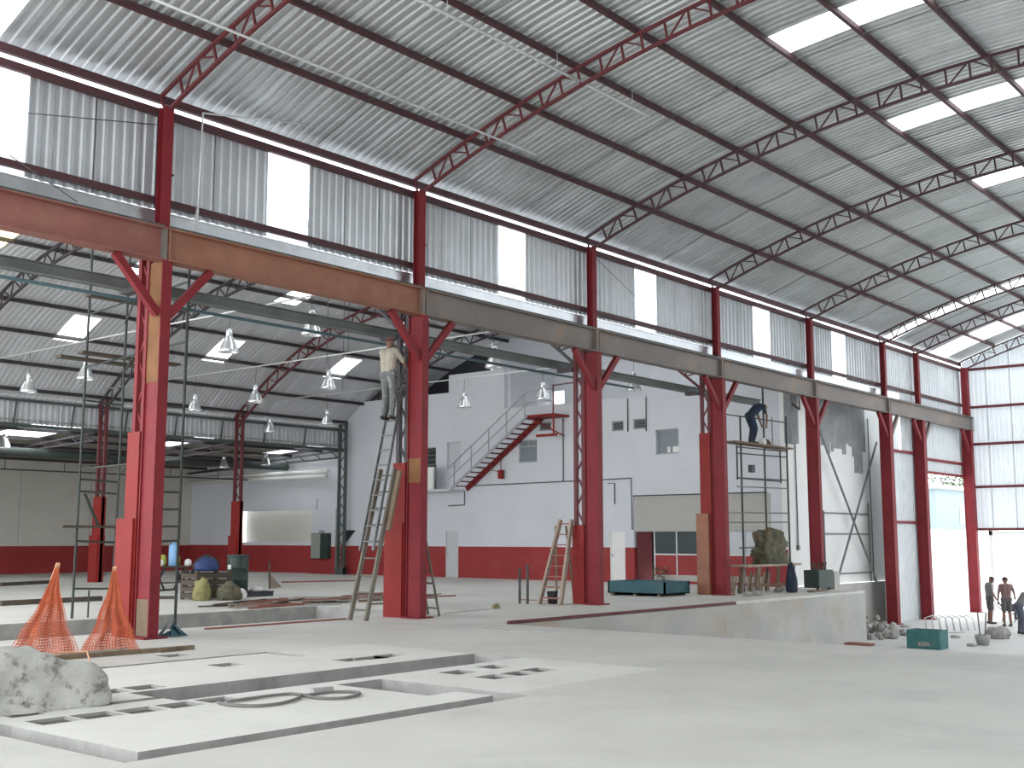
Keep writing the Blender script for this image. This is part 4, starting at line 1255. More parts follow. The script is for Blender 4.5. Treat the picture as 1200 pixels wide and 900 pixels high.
def person(label, loc, rotz, J, mats, group=None, hair='hair', shorts=False, cat='person', vox=.0125):
    """J: joints in metres, figure facing +x, left is +y; one continuous remeshed body"""
    V = {k: Vector(v) for k, v in J.items()}
    prims = []

    def add(p, q, r1, r2, m):
        prims.append((Vector(p), Vector(q), r1, r2, m))
    for s in 'LR':
        hip, knee, ank = V['hip' + s], V['knee' + s], V['ank' + s]
        toe = V.get('toe' + s, ank + Vector((.17, 0, -.05)))
        if shorts:
            add(hip, hip.lerp(knee, .85), .100, .088, 'leg')
            add(hip.lerp(knee, .8), knee, .062, .055, 'skin')
            add(knee, knee.lerp(ank, .35), .052, .058, 'skin'); add(knee.lerp(ank, .35), ank, .058, .038, 'skin')
        else:
            add(hip, knee, .098, .070, 'leg')
            add(knee, knee.lerp(ank, .35), .068, .070, 'leg'); add(knee.lerp(ank, .35), ank, .070, .055, 'leg')
        add(ank + Vector((-.04, 0, -.035)), toe, .045, .036, 'shoe')
        sh, el, wr = V['sh' + s], V['el' + s], V['wr' + s]
        add(sh, sh.lerp(el, .7), .060, .052, 'shirt'); add(sh.lerp(el, .6), el, .046, .041, 'skin')
        add(el, wr, .041, .029, 'skin')
        # hand: palm, four fingers, thumb
        hd = V.get('hand' + s, (wr - el).normalized() * .09 + wr) - wr
        hd.normalize()
        side = hd.cross(Vector((1, 0, 0)) if abs(hd.x) < .8 else Vector((0, 0, 1))).normalized()
        curl = hd.cross(side).normalized()
        add(wr, wr + hd * .07, .028, .030, 'skin')
        for k in range(4):
            o = wr + hd * .075 + side * (k - 1.5) * .0215
            L = (.060, .070, .066, .052)[k]
            add(o, o + hd * L * .55 + curl * .008, .0095, .009, 'skin')
            add(o + hd * L * .55 + curl * .008, o + hd * L * .9 + curl * .03, .009, .008, 'skin')
        o = wr + hd * .03 + side * .03
        add(o, o + hd * .035 + side * .030 + curl * .01, .012, .011, 'skin')
        add(o + hd * .035 + side * .03 + curl * .01, o + hd * .062 + side * .032 + curl * .022, .011, .009, 'skin')
    pel = (V['hipL'] + V['hipR']) / 2
    chest = (V['shL'] + V['shR']) / 2
    up = (chest - pel).normalized()
    ax = (V['shL'] - V['shR']).normalized()
    add(V['hipL'] + up * .02, V['hipR'] + up * .02, .115, .115, 'leg')
    for k in (-1, 1):
        add(pel + up * .10 + ax * k * .05, chest - up * .06 + ax * k * .075, .115, .125, 'shirt')
    add(V['shL'] - ax * .03, V['shR'] + ax * .03, .075, .075, 'shirt')
    nk, hd_ = V['neck'], V['head']
    add(chest, nk, .06, .052, 'skin')
    fwd = V.get('look', Vector((1, 0, 0))).normalized()
    hup = (hd_ - nk).normalized()
    add(hd_ - hup * .045 + fwd * .012, hd_ + hup * .035, .078, .092, 'skin')
    add(hd_ - hup * .075 + fwd * .045, hd_ - hup * .03 + fwd * .04, .045, .05, 'skin')
    add(hd_ + fwd * .095 + hup * .0, hd_ + fwd * .108 - hup * .028, .011, .016, 'skin')
    sd = hup.cross(fwd).normalized()
    for k in (-1, 1):
        add(hd_ + sd * k * .09 - hup * .025, hd_ + sd * k * .094 + hup * .02, .013, .015, 'skin')
    b = MB()
    for p, q, r1, r2, m in prims:
        capsule(b, p, q, r1, r2)
    me = bpy.data.meshes.new('body_raw')
    me.from_pydata([tuple(v) for v in b.v], [], b.f)
    tmp = bpy.data.objects.new('body_raw', me)
    COL.objects.link(tmp)
    r = tmp.modifiers.new('r', 'REMESH'); r.mode = 'VOXEL'; r.voxel_size = vox; r.use_smooth_shade = True
    sm = tmp.modifiers.new('s', 'SMOOTH'); sm.factor = .5; sm.iterations = 2
    dg = bpy.context.evaluated_depsgraph_get()
    body = bpy.data.meshes.new_from_object(tmp.evaluated_get(dg))
    bpy.data.objects.remove(tmp)
    names = ['skin', 'shirt', 'leg', 'shoe']
    body.materials.clear()
    for k in names:
        body.materials.append(M[mats[k]])
    pr = [(p, q - p, max(1e-6, (q - p).length_squared), r1, r2, names.index(m)) for p, q, r1, r2, m in prims]
    for poly in body.polygons:
        c = poly.center
        best = 1e9; bi = 0
        for p, d, l2, r1, r2, m in pr:
            f = max(0, min(1, (c - p).dot(d) / l2))
            dist = (c - p - d * f).length - (r1 + (r2 - r1) * f)
            if dist < best:
                best = dist; bi = m
        poly.material_index = bi
        poly.use_smooth = True
    t = thing('person', loc, label, cat, group)
    t.rotation_euler = (0, 0, rotz)
    o = bpy.data.objects.new('body', body); COL.objects.link(o); o.parent = t
    # hair or cap: a shell over the skull
    b = MB()
    rows, n = [], 14
    for i in range(7):
        a = math.radians(90 - i * 16)
        for k in range(n):
            ph = 2 * math.pi * k / n
            dirv = fwd * math.cos(ph) + sd * math.sin(ph)
            low = .55 if math.cos(ph) > .4 and i > 4 else 1
            rows.append(hd_ + hup * (.035 + .075 * math.sin(a) * low) + dirv * (.104 * math.cos(a)) - fwd * .008)
    b.v = [Vector(v) for v in rows]
    for i in range(6):
        for k in range(n):
            j = (k + 1) % n
            b.f.append([i * n + k, i * n + j, (i + 1) * n + j, (i + 1) * n + k]); b.mi.append(0); b.smooth.append(True)
    me = bpy.data.meshes.new('hair')
    me.from_pydata([tuple(v) for v in b.v], [], b.f)
    me.materials.append(M[hair])
    o = bpy.data.objects.new('cap' if hair == 'cap' else 'hair', me); COL.objects.link(o); o.parent = t
    for p_ in me.polygons:
        p_.use_smooth = True
    return t


STAND = dict(hipL=(0, .09, .92), hipR=(0, -.09, .92), kneeL=(.02, .10, .50), kneeR=(.02, -.10, .50), ankL=(-.02, .11, .08), ankR=(-.02, -.11, .08),
             shL=(0, .19, 1.42), shR=(0, -.19, 1.42), elL=(-.02, .25, 1.13), elR=(-.02, -.25, 1.13), wrL=(.10, .24, .90), wrR=(.10, -.24, .90),
             neck=(.01, 0, 1.50), head=(.03, 0, 1.615))
# worker on the ladder, facing the lattice column
J = dict(STAND)
J.update(elL=(.26, .24, 1.30), wrL=(.40, .14, 1.50), handL=(.46, .12, 1.58), elR=(.24, -.26, 1.14), wrR=(.38, -.12, 1.22), handR=(.46, -.08, 1.24),
         kneeR=(.05, -.09, .52), kneeL=(.03, .09, .50), hipL=(-.02, .09, .92), hipR=(-.02, -.09, .92), look=(1, -.1, .12), head=(.03, 0, 1.61))
person('person in beige shirt and paint-spattered trousers standing on the tall ladder', (16.70, 17.16, 4.02), .15, J,
       dict(skin='skin', shirt='beige', leg='splat', shoe='shoe'), None, 'cap')
# worker bending on the scaffold platform
J = dict(hipL=(-.12, .09, .88), hipR=(-.12, -.09, .88), kneeL=(.04, .10, .48), kneeR=(.02, -.12, .48), ankL=(-.04, .11, .08), ankR=(-.10, -.13, .08),
         shL=(.26, .18, 1.20), shR=(.26, -.18, 1.20), elL=(.40, .22, .92), elR=(.40, -.20, .90), wrL=(.44, .14, .66), wrR=(.46, -.10, .62),
         neck=(.33, 0, 1.22), head=(.43, 0, 1.20), look=(.6, 0, -.8))
person('person in dark navy overalls bending over on the scaffold platform', (32.55, 17.22, PZ), -.4, J,
       dict(skin='skin', shirt='navy', leg='navy', shoe='shoe'), None, 'hair')
t = thing('rag_bundle', (32.95, 17.12, PZ), 'white rag and brown bag on the scaffold platform beside the bending worker', 'rag')
b = MB(); b.lathe((32.95, 17.12, PZ), [(0, .22), (.06, .21), (.12, .14), (.14, .05), (.13, 0)], 10); b.build('cloth', 'paper', t)
b = MB(); b.lathe((33.22, 17.15, PZ), [(0, .2), (.1, .18), (.17, .08), (.18, 0)], 10); b.build('bag', 'brownp', t)
# three workers by the end wall
J = dict(STAND); J.update(head=(.10, 0, 1.58), neck=(.05, 0, 1.49), look=(.8, 0, -.6), elL=(.02, .24, 1.12), wrL=(.17, .2, .92), elR=(.02, -.24, 1.12), wrR=(.17, -.2, .92))
person('person in pale grey shirt and dark shorts with head bowed', at(1161, 731, Z=LOW), -.9, J, dict(skin='skin', shirt='greyshirt', leg='shorts', shoe='shoe'), 'workers on the lower floor', 'hair', True)
J = dict(STAND); J.update(elR=(.06, -.30, 1.16), wrR=(.22, -.36, 1.02), elL=(-.02, .27, 1.14), wrL=(.05, .27, .88))
person('person in reddish-topped shirt and wide dark shorts seen from behind', at(1181, 734, Z=LOW), .6, J, dict(skin='skin', shirt='redshirt', leg='shorts', shoe='shoe'), 'workers on the lower floor', 'hair', True)
J = dict(STAND); J.update(shL=(.22, .19, 1.28), shR=(.22, -.19, 1.28), neck=(.31, 0, 1.32), head=(.42, 0, 1.33), look=(.6, 0, -.8), elL=(.42, .24, 1.06), wrL=(.58, .2, .95), elR=(.40, -.24, 1.04), wrR=(.52, -.2, .84), hipL=(-.08, .09, .90), hipR=(-.08, -.09, .90))
person('person in grey shirt and blue-grey trousers stooping forward', at(1198, 743, Z=LOW), -.75, J, dict(skin='skin', shirt='greyshirt', leg='jeans', shoe='shoe'), 'workers on the lower floor', 'hair')

# ------------------------------------------------------------------ orange safety nets
def net(label, apex, b0, b1, width_top, stake_foot, seed):
    rg = random.Random(seed)
    apex = Vector(apex); b0 = Vector(b0); b1 = Vector(b1)
    t = thing('safety_net', (b0 + b1) / 2, label, 'net', 'orange safety nets by the trench')
    side = (b1 - b0).normalized(); nrm = Vector((0, 0, 1)).cross(side).normalized()
    ph = rg.uniform(0, 6)

    def S(s, k, lay):
        base = b0.lerp(b1, s)
        top = apex + side * (s - .5) * width_top
        p = top.lerp(base, k)
        mid = apex.lerp((b0 + b1) / 2, k)
        wv = side * ((s - .5) * ((b1 - b0).length * (k ** 1.5) + width_top))
        p = Vector((mid.x, mid.y, p.z)) + wv
        p += nrm * (.07 * k * math.sin(s * 17 + ph + lay * 2) + .10 * lay * k)
        p += side * (.02 * math.sin(k * 15 + ph) * k)
        p.z = max(.012, p.z - .06 * abs(math.sin(s * 8 + ph)) * k * (1.1 - k))
        return p
    b = MB()
    ns, nt = 24, 30
    w = .0048
    up = Vector((0, 0, w))
    for lay in (-1, 1):
        for i in range(ns + 1):
            for j in range(nt):
                p, q = S(i / ns, j / nt, lay), S(i / ns, (j + 1) / nt, lay)
                b.face([p - side * w, p + side * w, q + side * w, q - side * w])
        for j in range(1, nt + 1):
            for i in range(ns):
                p, q = S(i / ns, j / nt, lay), S((i + 1) / ns, j / nt, lay)
                b.face([p - up, q - up, q + up, p + up])
    o = b.build('netting', 'orange', t)
    o['kind'] = 'stuff'
    b = MB(); b.bar(Vector(stake_foot), apex + (apex - Vector(stake_foot)).normalized() * .06, .05, .04); b.build('stake', 'stake', t)
    return t


net('orange safety net draped over a slanting stake left of the column', at(67, 664, Y=15.45), at(8, 768, Z=.02), at(88, 764, Z=.02), .05, at(34, 757, Z=.02), 1)
net('orange safety net heaped against the foot of the orange-patched column', at(134, 668, Y=15.6), at(98, 765, Z=.02), at(161, 762, Z=.02), .06, at(120, 750, Z=.02), 5)

# broken concrete block
from mathutils import noise
bm = bmesh.new()
bmesh.ops.create_icosphere(bm, subdivisions=5, radius=1.0)
for v in bm.verts:
    d = v.co.normalized()
    k = 9.0
    s = (abs(d.x) ** k + abs(d.y) ** k + abs(d.z) ** k) ** (-1 / k)
    p = Vector((d.x * s * 1.02, d.y * s * .42, d.z * s * .54))
    f = (p.x + 1) / 2
    if p.z > 0:
        p.z *= 1.0 - .50 * max(0, f - .55) * 2
        p.y *= .85
    nz = noise.noise(p * 3.2) * .06 + noise.noise(p * 9) * .03
    p += d * nz
    p.z = max(p.z + .0, -.04)
    v.co = p
me = bpy.data.meshes.new('concrete_chunk')
bm.to_mesh(me); bm.free()
me.materials.append(M['chunk'])
for p_ in me.polygons:
    p_.use_smooth = True
o = bpy.data.objects.new('concrete_chunk', me)
COL.objects.link(o)
o.location = (5.50, 10.86, .04)
o.rotation_euler = (0, 0, -.1)
props(o, 'big pitted lump of dumped concrete beside the foundation channel', 'concrete lump')

# timbers on the floor
def timber(label, p, q, w, h, m, group='loose timbers on the floor'):
    p = Vector(p); q = Vector(q)
    b = MB(); b.bar(p + Vector((0, 0, h / 2)), q + Vector((0, 0, h / 2)), w, h)
    return props(b.build('timber', m), label, 'timber', group)


timber('long brown timber lying in front of the orange nets', at(62, 774, Z=0), at(226, 761, Z=0), .09, .06, 'wood')
timber('pale thin batten lying on the long brown timber', at(70, 773.4, Z=0) + Vector((0, 0, .06)), at(150, 767, Z=0) + Vector((0, 0, .06)), .04, .03, 'woodl')
timber('dark beam lying far behind the tube tower near the red band', at(0, 687, Z=0), at(58, 684, Z=0), .14, .12, 'woodd')
timber('dark beam lying behind the trench at the tube tower', at(0, 710, Z=0), at(118, 704, Z=0), .16, .12, 'woodd')
timber('dark plank across the trench at the orange nets', at(0, 735, Z=-.3), at(92, 731, Z=-.3), .12, .06, 'woodd')
timber('dark plank low in the trench at the orange nets', at(0, 745, Z=-.3), at(52, 744, Z=-.3), .12, .06, 'woodd')
timber('reddish timber strip along the trench edge at the tall ladder', at(240, 738, Z=0), at(405, 726, Z=0), .05, .03, 'primer')
timber('thin dark strip lying on the floor near the dock edging', at(560, 737, Z=0), at(645, 741, Z=0), .03, .012, 'pit')
timber('reddish strip lying in front of the niche corner', at(330, 683, Z=0), at(420, 681, Z=0), .06, .05, 'primer')
timber('short dark plank on the floor beside the tube tower foot', at(188, 702, Z=0), at(206, 702, Z=0), .2, .08, 'woodd')
# white wire frame behind the concrete lump
b = MB()
pw = [at(58, 778, Z=0), at(60, 766, Z=.1), at(102, 763, Z=.12), at(104, 770, Z=.1), at(107, 790, Z=0)]
b.tube(pw, .012, 5)
b.tube([at(78, 786, Z=0), at(76, 774, Z=.08)], .01, 5); b.tube([at(92, 783, Z=0), at(90, 775, Z=.08)], .01, 5)
props(b.build('bent_wire', 'stake'), 'bent pale wire frame sticking up behind the concrete lump', 'wire frame')
t = thing('rag_pile', at(196, 748, Z=0), 'crumpled dark green sheet at the foot of the orange-patched column', 'sheet')
b = MB()
bmx = random.Random(4)
c0 = Vector((11.45, 16.75, 0))
for k in range(9):
    a = 2 * math.pi * k / 9
    p = c0 + Vector((.28 * math.cos(a), .2 * math.sin(a), 0)); q = c0 + Vector((.28 * math.cos(a + .7), .2 * math.sin(a + .7), 0))
    b.face([p, q, c0 + Vector((.05 * math.cos(a), .06, .16 + .08 * math.sin(3 * a)))])
b.build('crumpled_sheet', 'teal', t)
# hose with its nozzle on the slab
b = MB()
hp = [(255, 823), (272, 826), (300, 827), (330, 824), (350, 818), (354, 815), (375, 818), (400, 818), (418, 815), (421, 812), (410, 810.5), (385, 811), (360, 814.5), (340, 813), (310, 816), (285, 820), (262, 822)]
pts = [at(u, v, Z=.02) for u, v in hp]
fine = []
for i in range(len(pts) - 1):
    p0, p1, p2, p3 = pts[max(0, i - 1)], pts[i], pts[i + 1], pts[min(len(pts) - 1, i + 2)]
    for k in range(4):
        s = k / 4
        fine.append(.5 * ((2 * p1) + (p2 - p0) * s + (2 * p0 - 5 * p1 + 4 * p2 - p3) * s * s + (3 * p1 - p0 - 3 * p2 + p3) * s ** 3))
t = thing('rubber_hose', at(340, 818, Z=0), 'grey rubber hose looped on the foundation slab with a dark tool', 'hose')
b.tube(fine, .016, 6); b.build('hose', 'hose', t)
b = MB(); p = at(366, 809.5, Z=.03); q = at(389, 807.5, Z=.03); b.bar(p, q, .07, .05); b.build('tool', 'pit', t)

# ------------------------------------------------------------------ things in the side hall
def sawhorse_table(label, c, L, W_, H_, mtop, mleg, rot=0):
    t = thing('trestle_table', c, label, 'table')
    c = Vector(c)
    b = MB(); b.box(c.x - L / 2, c.y - W_ / 2, c.z + H_ - .04, c.x + L / 2, c.y + W_ / 2, c.z + H_); b.build('table_top', mtop, t)
    for s in (-1, 1):
        for k in (-1, 1):
            strut('leg', (c.x + s * (L / 2 - .12) - .18 * k, c.y + W_ / 2 * .8 * s, c.z), (c.x + s * (L / 2 - .12) + .18 * k, c.y + W_ / 2 * .8 * s, c.z + H_ - .04), .05, .05, mleg, t)
            strut('leg', (c.x + s * (L / 2 - .12) - .18 * k, c.y - W_ / 2 * .8 * s, c.z), (c.x + s * (L / 2 - .12) + .18 * k, c.y - W_ / 2 * .8 * s, c.z + H_ - .04), .05, .05, mleg, t)
    b = MB(); b.box(c.x - L / 2, c.y - .03, c.z + .18, c.x + L / 2, c.y + .03, c.z + .22); b.build('stretcher', mleg, t)
    return t


tc_ = Vector((21.75, 32.1, 0))
sawhorse_table('black trestle table with cups and bags, seen past the orange-patched column', tc_, 1.35, .7, .72, 'woodd', 'blind')
b = MB(); b.lathe(tc_ + Vector((.12, 0, .72)), [(0, 0), (.15, 0), (.16, .05), (.16, .62), (.12, .68), (.05, .70), (.05, .78), (0, .78)], 14)
props(b.build('water_jug', 'ltblue'), 'tall light blue water jug on the black trestle table', 'jug')
for k, (dx, m, nm, lb) in enumerate(((-.5, 'paper', 'white_bag', 'crumpled white bag at the column end of the trestle table'), (-.15, 'lime', 'lime_jar', 'lime yellow jar left of the blue jug'),
                                     (.36, 'lime', 'lime_jar', 'small lime jar right of the blue jug'), (.52, 'paper', 'white_bag', 'crumpled white bag at the barrel end of the trestle table'))):
    b = MB(); b.lathe(tc_ + Vector((dx, -.2 if m == 'paper' else .18, .72)), [(0, .0), (.09, 0), (.12, .08), (.10, .18 if m == 'paper' else .3), (.04, .22 if m == 'paper' else .36), (0, .22 if m == 'paper' else .36)], 11)
    props(b.build(nm, m), lb, 'jar' if m == 'lime' else 'bag')
# barrel on pallet
pc = Vector((20.3, 26.6, 0))
t = thing('pallet', pc, 'black plastic pallet under the dark barrel', 'pallet')
for y in (-.45, 0, .45):
    b = MB(); b.box(pc.x - .75, pc.y + y - .06, 0, pc.x + .75, pc.y + y + .06, .1); b.build('runner', 'blind', t)
for k in range(7):
    x = pc.x - .7 + k * .233
    b = MB(); b.box(x - .07, pc.y - .52, .1, x + .07, pc.y + .52, .14); b.build('deck_board', 'blind', t)
t = thing('plastic_barrel', pc + Vector((-.1, 0, .14)), 'dark green ribbed barrel standing on the black pallet', 'barrel')
b = MB(); b.lathe(pc + Vector((-.1, 0, .14)), [(0, 0), (.27, 0), (.29, .03), (.29, .3), (.305, .33), (.29, .36), (.29, .62), (.305, .65), (.29, .68), (.29, .93), (.27, .97), (0, .97)], 20); b.build('body', 'darkgreen', t)
b = MB(); b.lathe(pc + Vector((-.1, 0, 1.11)), [(.30, -.03), (.31, 0), (.30, .03), (.2, .04), (0, .04)], 20); b.build('lid', 'darkgreen', t)
b = MB(); b.box(pc.x - .42, pc.y - .1, .75, pc.x - .39, pc.y + .02, .87); b.build('sticker', 'paper', t)
b = MB(); b.lathe(pc + Vector((.5, -.1, .14)), [(0, .12), (.14, .1), (.22, .02), (.2, 0)], 10)
props(b.build('white_sack', 'paper'), 'flat white sack on the pallet beside the barrel', 'sack')
# crate with sacks
wc = Vector((18.9, 26.2, 0))
t = thing('wooden_crate', wc, 'dark slatted crate piled with sacks beside the barrel', 'crate')
for k in range(4):
    for s in (-1, 1):
        strut('slat', wc + Vector((-.55, s * .35, .10 + .17 * k)), wc + Vector((.55, s * .35, .10 + .17 * k)), .03, .13, 'woodd', t)
        strut('slat', wc + Vector((s * .55, -.35, .10 + .17 * k)), wc + Vector((s * .55, .35, .10 + .17 * k)), .03, .13, 'woodd', t)
for sx in (-1, 1):
    for sy in (-1, 1):
        b = MB(); b.box(wc.x + sx * .52 - .04, wc.y + sy * .32 - .04, 0, wc.x + sx * .52 + .04, wc.y + sy * .32 + .04, .74); b.build('corner_post', 'woodd', t)


def lumpy(name, c, r, m, seed, label, cat, squash=1.0, amp=.25, group=None, sub=3):
    bm = bmesh.new()
    bmesh.ops.create_icosphere(bm, subdivisions=sub, radius=1.0)
    for v in bm.verts:
        d = v.co.normalized()
        f = 1 + amp * noise.noise(d * 2.2 + Vector((seed * 3.1, seed, 0))) + amp * .5 * noise.noise(d * 5 + Vector((seed, 0, seed)))
        v.co = Vector((d.x * r[0] * f, d.y * r[1] * f, max(-.35 * r[2], d.z * r[2] * f)))
    me = bpy.data.meshes.new(name)
    bm.to_mesh(me); bm.free()
    for p_ in me.polygons:
        p_.use_smooth = True
    me.materials.append(M[m])
    o = bpy.data.objects.new(name, me)
    COL.objects.link(o)
    o.location = Vector(c) + Vector((0, 0, .35 * r[2]))
    return props(o, label, cat, group)


lumpy('blue_sack', wc + Vector((-.1, -.12, .74)), (.34, .2, .26), 'blue', 1, 'deep blue tarpaulin bundle on the slatted crate', 'bundle')
lumpy('dark_bag', wc + Vector((.15, .27, .74)), (.40, .15, .30), 'blind', 2, 'black rubbish bag behind the blue bundle on the crate', 'bag')
lumpy('yellow_sack', Vector((18.3, 25.55, 0)), (.24, .2, .42), 'yellow', 3, 'tall dull yellow sack slumped against the slatted crate', 'sack')
lumpy('net_sack', Vector((18.95, 25.3, 0)), (.36, .26, .34), 'olive', 4, 'olive netted sack in front of the slatted crate', 'sack')
lumpy('white_pail_heap', Vector((19.5, 25.5, 0)), (.16, .16, .2), 'paper', 5, 'white crumpled sack beside the olive netted sack', 'sack')
# folded board standing, sticks pile
t = thing('folded_board', at(322, 690, Z=0), 'folded brown board propped upright on the side hall floor', 'board')
p = at(316, 690, Z=0); q = at(330, 688, Z=0)
b = MB(); b.face([p, q, p + Vector((0, .1, .55))]); b.face([p + Vector((0, .02, 0)), p + Vector((0, .12, .55)), q + Vector((0, .02, 0))]); b.face([p, p + Vector((0, .02, 0)), q + Vector((0, .02, 0)), q])
b.build('panel', 'woodl', t)
b = MB(); b.bar(at(316, 690, Z=0), at(316, 690, Z=0) + Vector((0, .05, .85)), .04, .04); b.build('stake', 'woodd', t)
t = thing('stick_pile', (20.6, 22.9, 0), 'flat spread of mixed brown and grey sticks beside the trench', 'stick pile')
rg = random.Random(11)
for k in range(70):
    c = Vector((rg.uniform(17.0, 23.5), 0, .02 + rg.random() * .08)); c.y = 22.5 + rg.uniform(-.75, .9) + (c.x - 20) * .12
    a = rg.gauss(.0, .35); L = rg.uniform(.7, 2.2)
    d = Vector((math.cos(a), math.sin(a), rg.uniform(-.02, .02))) * L / 2
    strut('stick', c - d, c + d, rg.uniform(.03, .08), rg.uniform(.025, .05), rg.choice(['wood', 'woodl', 'pit', 'primer', 'rubble', 'woodd']), t)
# scrap at trench near ladder foot
timber('thin brown strip lying at the foot of the tall ladder', at(432, 709, Z=0), at(452, 708, Z=0), .06, .04, 'wood')
lumpy('yellow_rag', at(581, 713, Z=0), (.12, .08, .08), 'yellow', 8, 'small yellow rag on the side hall floor near the dock edging', 'rag')
timber('dark flat scrap lying behind the small yellow rag', at(520, 719, Z=0), at(575, 714, Z=0), .05, .015, 'pit')
timber('red strip lying before the wooden stepladder', at(608, 703, Z=0), at(650, 705, Z=0), .05, .02, 'primer')

# teal tray behind the plain column
t = thing('steel_tray', (28.1, 18.3, 0), 'low open teal steel tray on the floor right of the stepladder column', 'tray')
for (x0, y0, x1, y1) in ((27.5, 17.35, 27.55, 19.25), (28.75, 17.35, 28.8, 19.25), (27.5, 17.35, 28.8, 17.4), (27.5, 19.2, 28.8, 19.25)):
    b = MB(); b.box(x0, y0, .06, x1, y1, .40); b.build('side', 'teal', t)
b = MB(); b.box(27.5, 17.35, .06, 28.8, 19.25, .09); b.build('bottom', 'teal', t)
for y in (17.5, 18.3, 19.05):
    b = MB(); b.box(27.5, y, 0, 28.8, y + .1, .06); b.build('skid', 'wood', t)
t = thing('potted_plant', at(774, 684, Z=0), 'small leafy potted plant with yellow flowers before the red panel', 'plant')
c = at(774, 684, Z=0)
b = MB(); b.lathe(c, [(0, 0), (.12, 0), (.16, .22), (.14, .22), (.1, .02)], 12); b.build('pot', 'rubble', t)
b = MB()
for k in range(60):
    a = rg.uniform(0, 6.28); e = rg.uniform(.05, .3); z = .22 + rg.uniform(0, .35)
    p = c + Vector((e * math.cos(a), e * math.sin(a), z)); d = Vector((rg.uniform(-.06, .06), rg.uniform(-.06, .06), .05)); s = Vector((.03, -.02, .01))
    b.face([p - s, p + s, p + d])
b.build('foliage', 'olive', t)
b = MB()
for k in range(7):
    a = rg.uniform(0, 6.28)
    b.lathe(c + Vector((.2 * math.cos(a), .2 * math.sin(a), .5 + rg.uniform(-.1, .1))), [(0, .03), (.04, .0), (0, -.03)], 6)
b.build('flowers', 'yellow', t)

# cluttered table below the scaffold
cc = Vector((31.9, 16.45, 0))
t = thing('work_table', cc, 'long cluttered trestle table under the frame scaffold', 'table')
b = MB(); b.box(29.95, 16.1, .78, 33.3, 16.75, .84); b.build('table_top', 'woodl', t)
for x in (30.6, 32.9):
    for y in (16.18, 16.68):
        strut('leg', (x - .12, y, 0), (x + .05, y, .78), .07, .07, 'wood', t)
b = MB(); b.box(30.6, 16.4, .2, 32.9, 16.46, .26); b.build('stretcher', 'wood', t)
lumpy('plant_heap', (31.9, 16.42, .84), (.85, .32, .72), 'olive', 7, 'bushy olive and rust coloured heap on the cluttered table', 'heap', amp=.5, sub=4)
for k in range(14):
    x = 30.3 + .19 * k
    b = MB(); b.bar((x, 16.95 + .03 * (k % 3), 0), (x + rg.uniform(-.08, .08), 16.9, rg.uniform(.45, .74)), .07, .025)
    props(b.build('board_scrap', rg.choice(['wood', 'woodl', 'rubble', 'olive'])), 'board scrap propped under the cluttered table, %s from the plain column side' % ORD[k], 'board', 'scraps under the cluttered table')
lumpy('blue_jacket', (32.2, 15.9, 0), (.2, .15, .62), 'navy', 9, 'dark blue jacket heaped before the cluttered table', 'jacket')
t = thing('metal_bin', (34.3, 16.0, 0), 'dark green bin with scrap sticking out beside the cluttered table', 'bin')
b = MB(); b.box(33.75, 15.75, .08, 34.75, 16.25, .62); b.build('body', 'darkgreen', t)
for k in range(6):
    strut('scrap', (33.9 + .14 * k, 16, .55), (33.8 + .17 * k, 16 + .1 * math.sin(k), .85), .06, .03, 'woodd', t)
for x in (33.85, 34.65):
    b = MB(); b.lathe((x, 15.85, 0), [(0, 0), (.05, 0), (.05, .08), (0, .08)], 8); b.build('foot', 'blind', t)
b = MB(); b.box(34.85, 15.75, 0, 35.25, 16.2, .56)
props(b.build('concrete_block', 'dock'), 'pale concrete block beside the dark green bin', 'block')
for k, (u, v) in enumerate(((876, 699), (887, 698), (912, 694), (918, 692))):
    lumpy('loose_stone', at(u, v, Z=0), (.16, .12, .12), 'rubble', 20 + k, 'loose stone on the dock before the cluttered table, %s from the column' % ORD[k], 'stone', group='loose stones on the dock', sub=2)
timber('brown plank lying on the dock before the cluttered table', (32.6, 15.5, 0), (33.7, 15.55, 0), .2, .05, 'wood')

# ------------------------------------------------------------------ things on the lower floor
t = thing('rubble_pile', Vector((36.2, 15.1, LOW)), 'pile of grey rubble stones at the end of the dock wall', 'rubble pile')
base = at(1022, 748, Z=LOW)
stones = []
for k in range(3):
    bm = bmesh.new(); bmesh.ops.create_icosphere(bm, subdivisions=1, radius=1.0)
    for v in bm.verts:
        v.co *= 1 + .35 * noise.noise(v.co * 1.7 + Vector((k * 7, 0, 0)))
    me = bpy.data.meshes.new('stone'); bm.to_mesh(me); bm.free(); me.materials.append(M[['rubble', 'chunk', 'pit'][k]]); stones.append(me)
for k in range(60):
    o = bpy.data.objects.new('stone', stones[k % 3]); COL.objects.link(o); o.parent = t
    a = rg.uniform(0, 6.28); r_ = rg.random() ** .6
    h = (1 - r_) * .75
    s = rg.uniform(.06, .17)
    o.location = Vector((1.3 * r_ * math.cos(a), .95 * r_ * math.sin(a), h * rg.random() + s * .4))
    o.scale = (s * 1.3, s, s * .8); o.rotation_euler = (rg.random() * 3, rg.random() * 3, rg.random() * 3)
b = MB(); p = at(1004, 756, Z=LOW); b.box(p.x - .3, p.y - .5, LOW, p.x + .1, p.y + .25, LOW + .08)
props(b.build('red_board', 'primer'), 'flat reddish board lying before the rubble pile', 'board')
p = at(1085, 760, Z=LOW)
t = thing('teal_crate', p, 'worn teal crate standing on the lower floor near the ramp', 'crate')
b = MB()
x0, y0, x1, y1 = 33.1, 11.9, 33.75, 12.85
for (a0, c0_, a1, c1) in ((x0, y0, x0 + .04, y1), (x1 - .04, y0, x1, y1), (x0 + .04, y0, x1 - .04, y0 + .04), (x0 + .04, y1 - .04, x1 - .04, y1)):
    b = MB(); b.box(a0, c0_, LOW, a1, c1, LOW + .52); b.build('side', 'tealc', t)
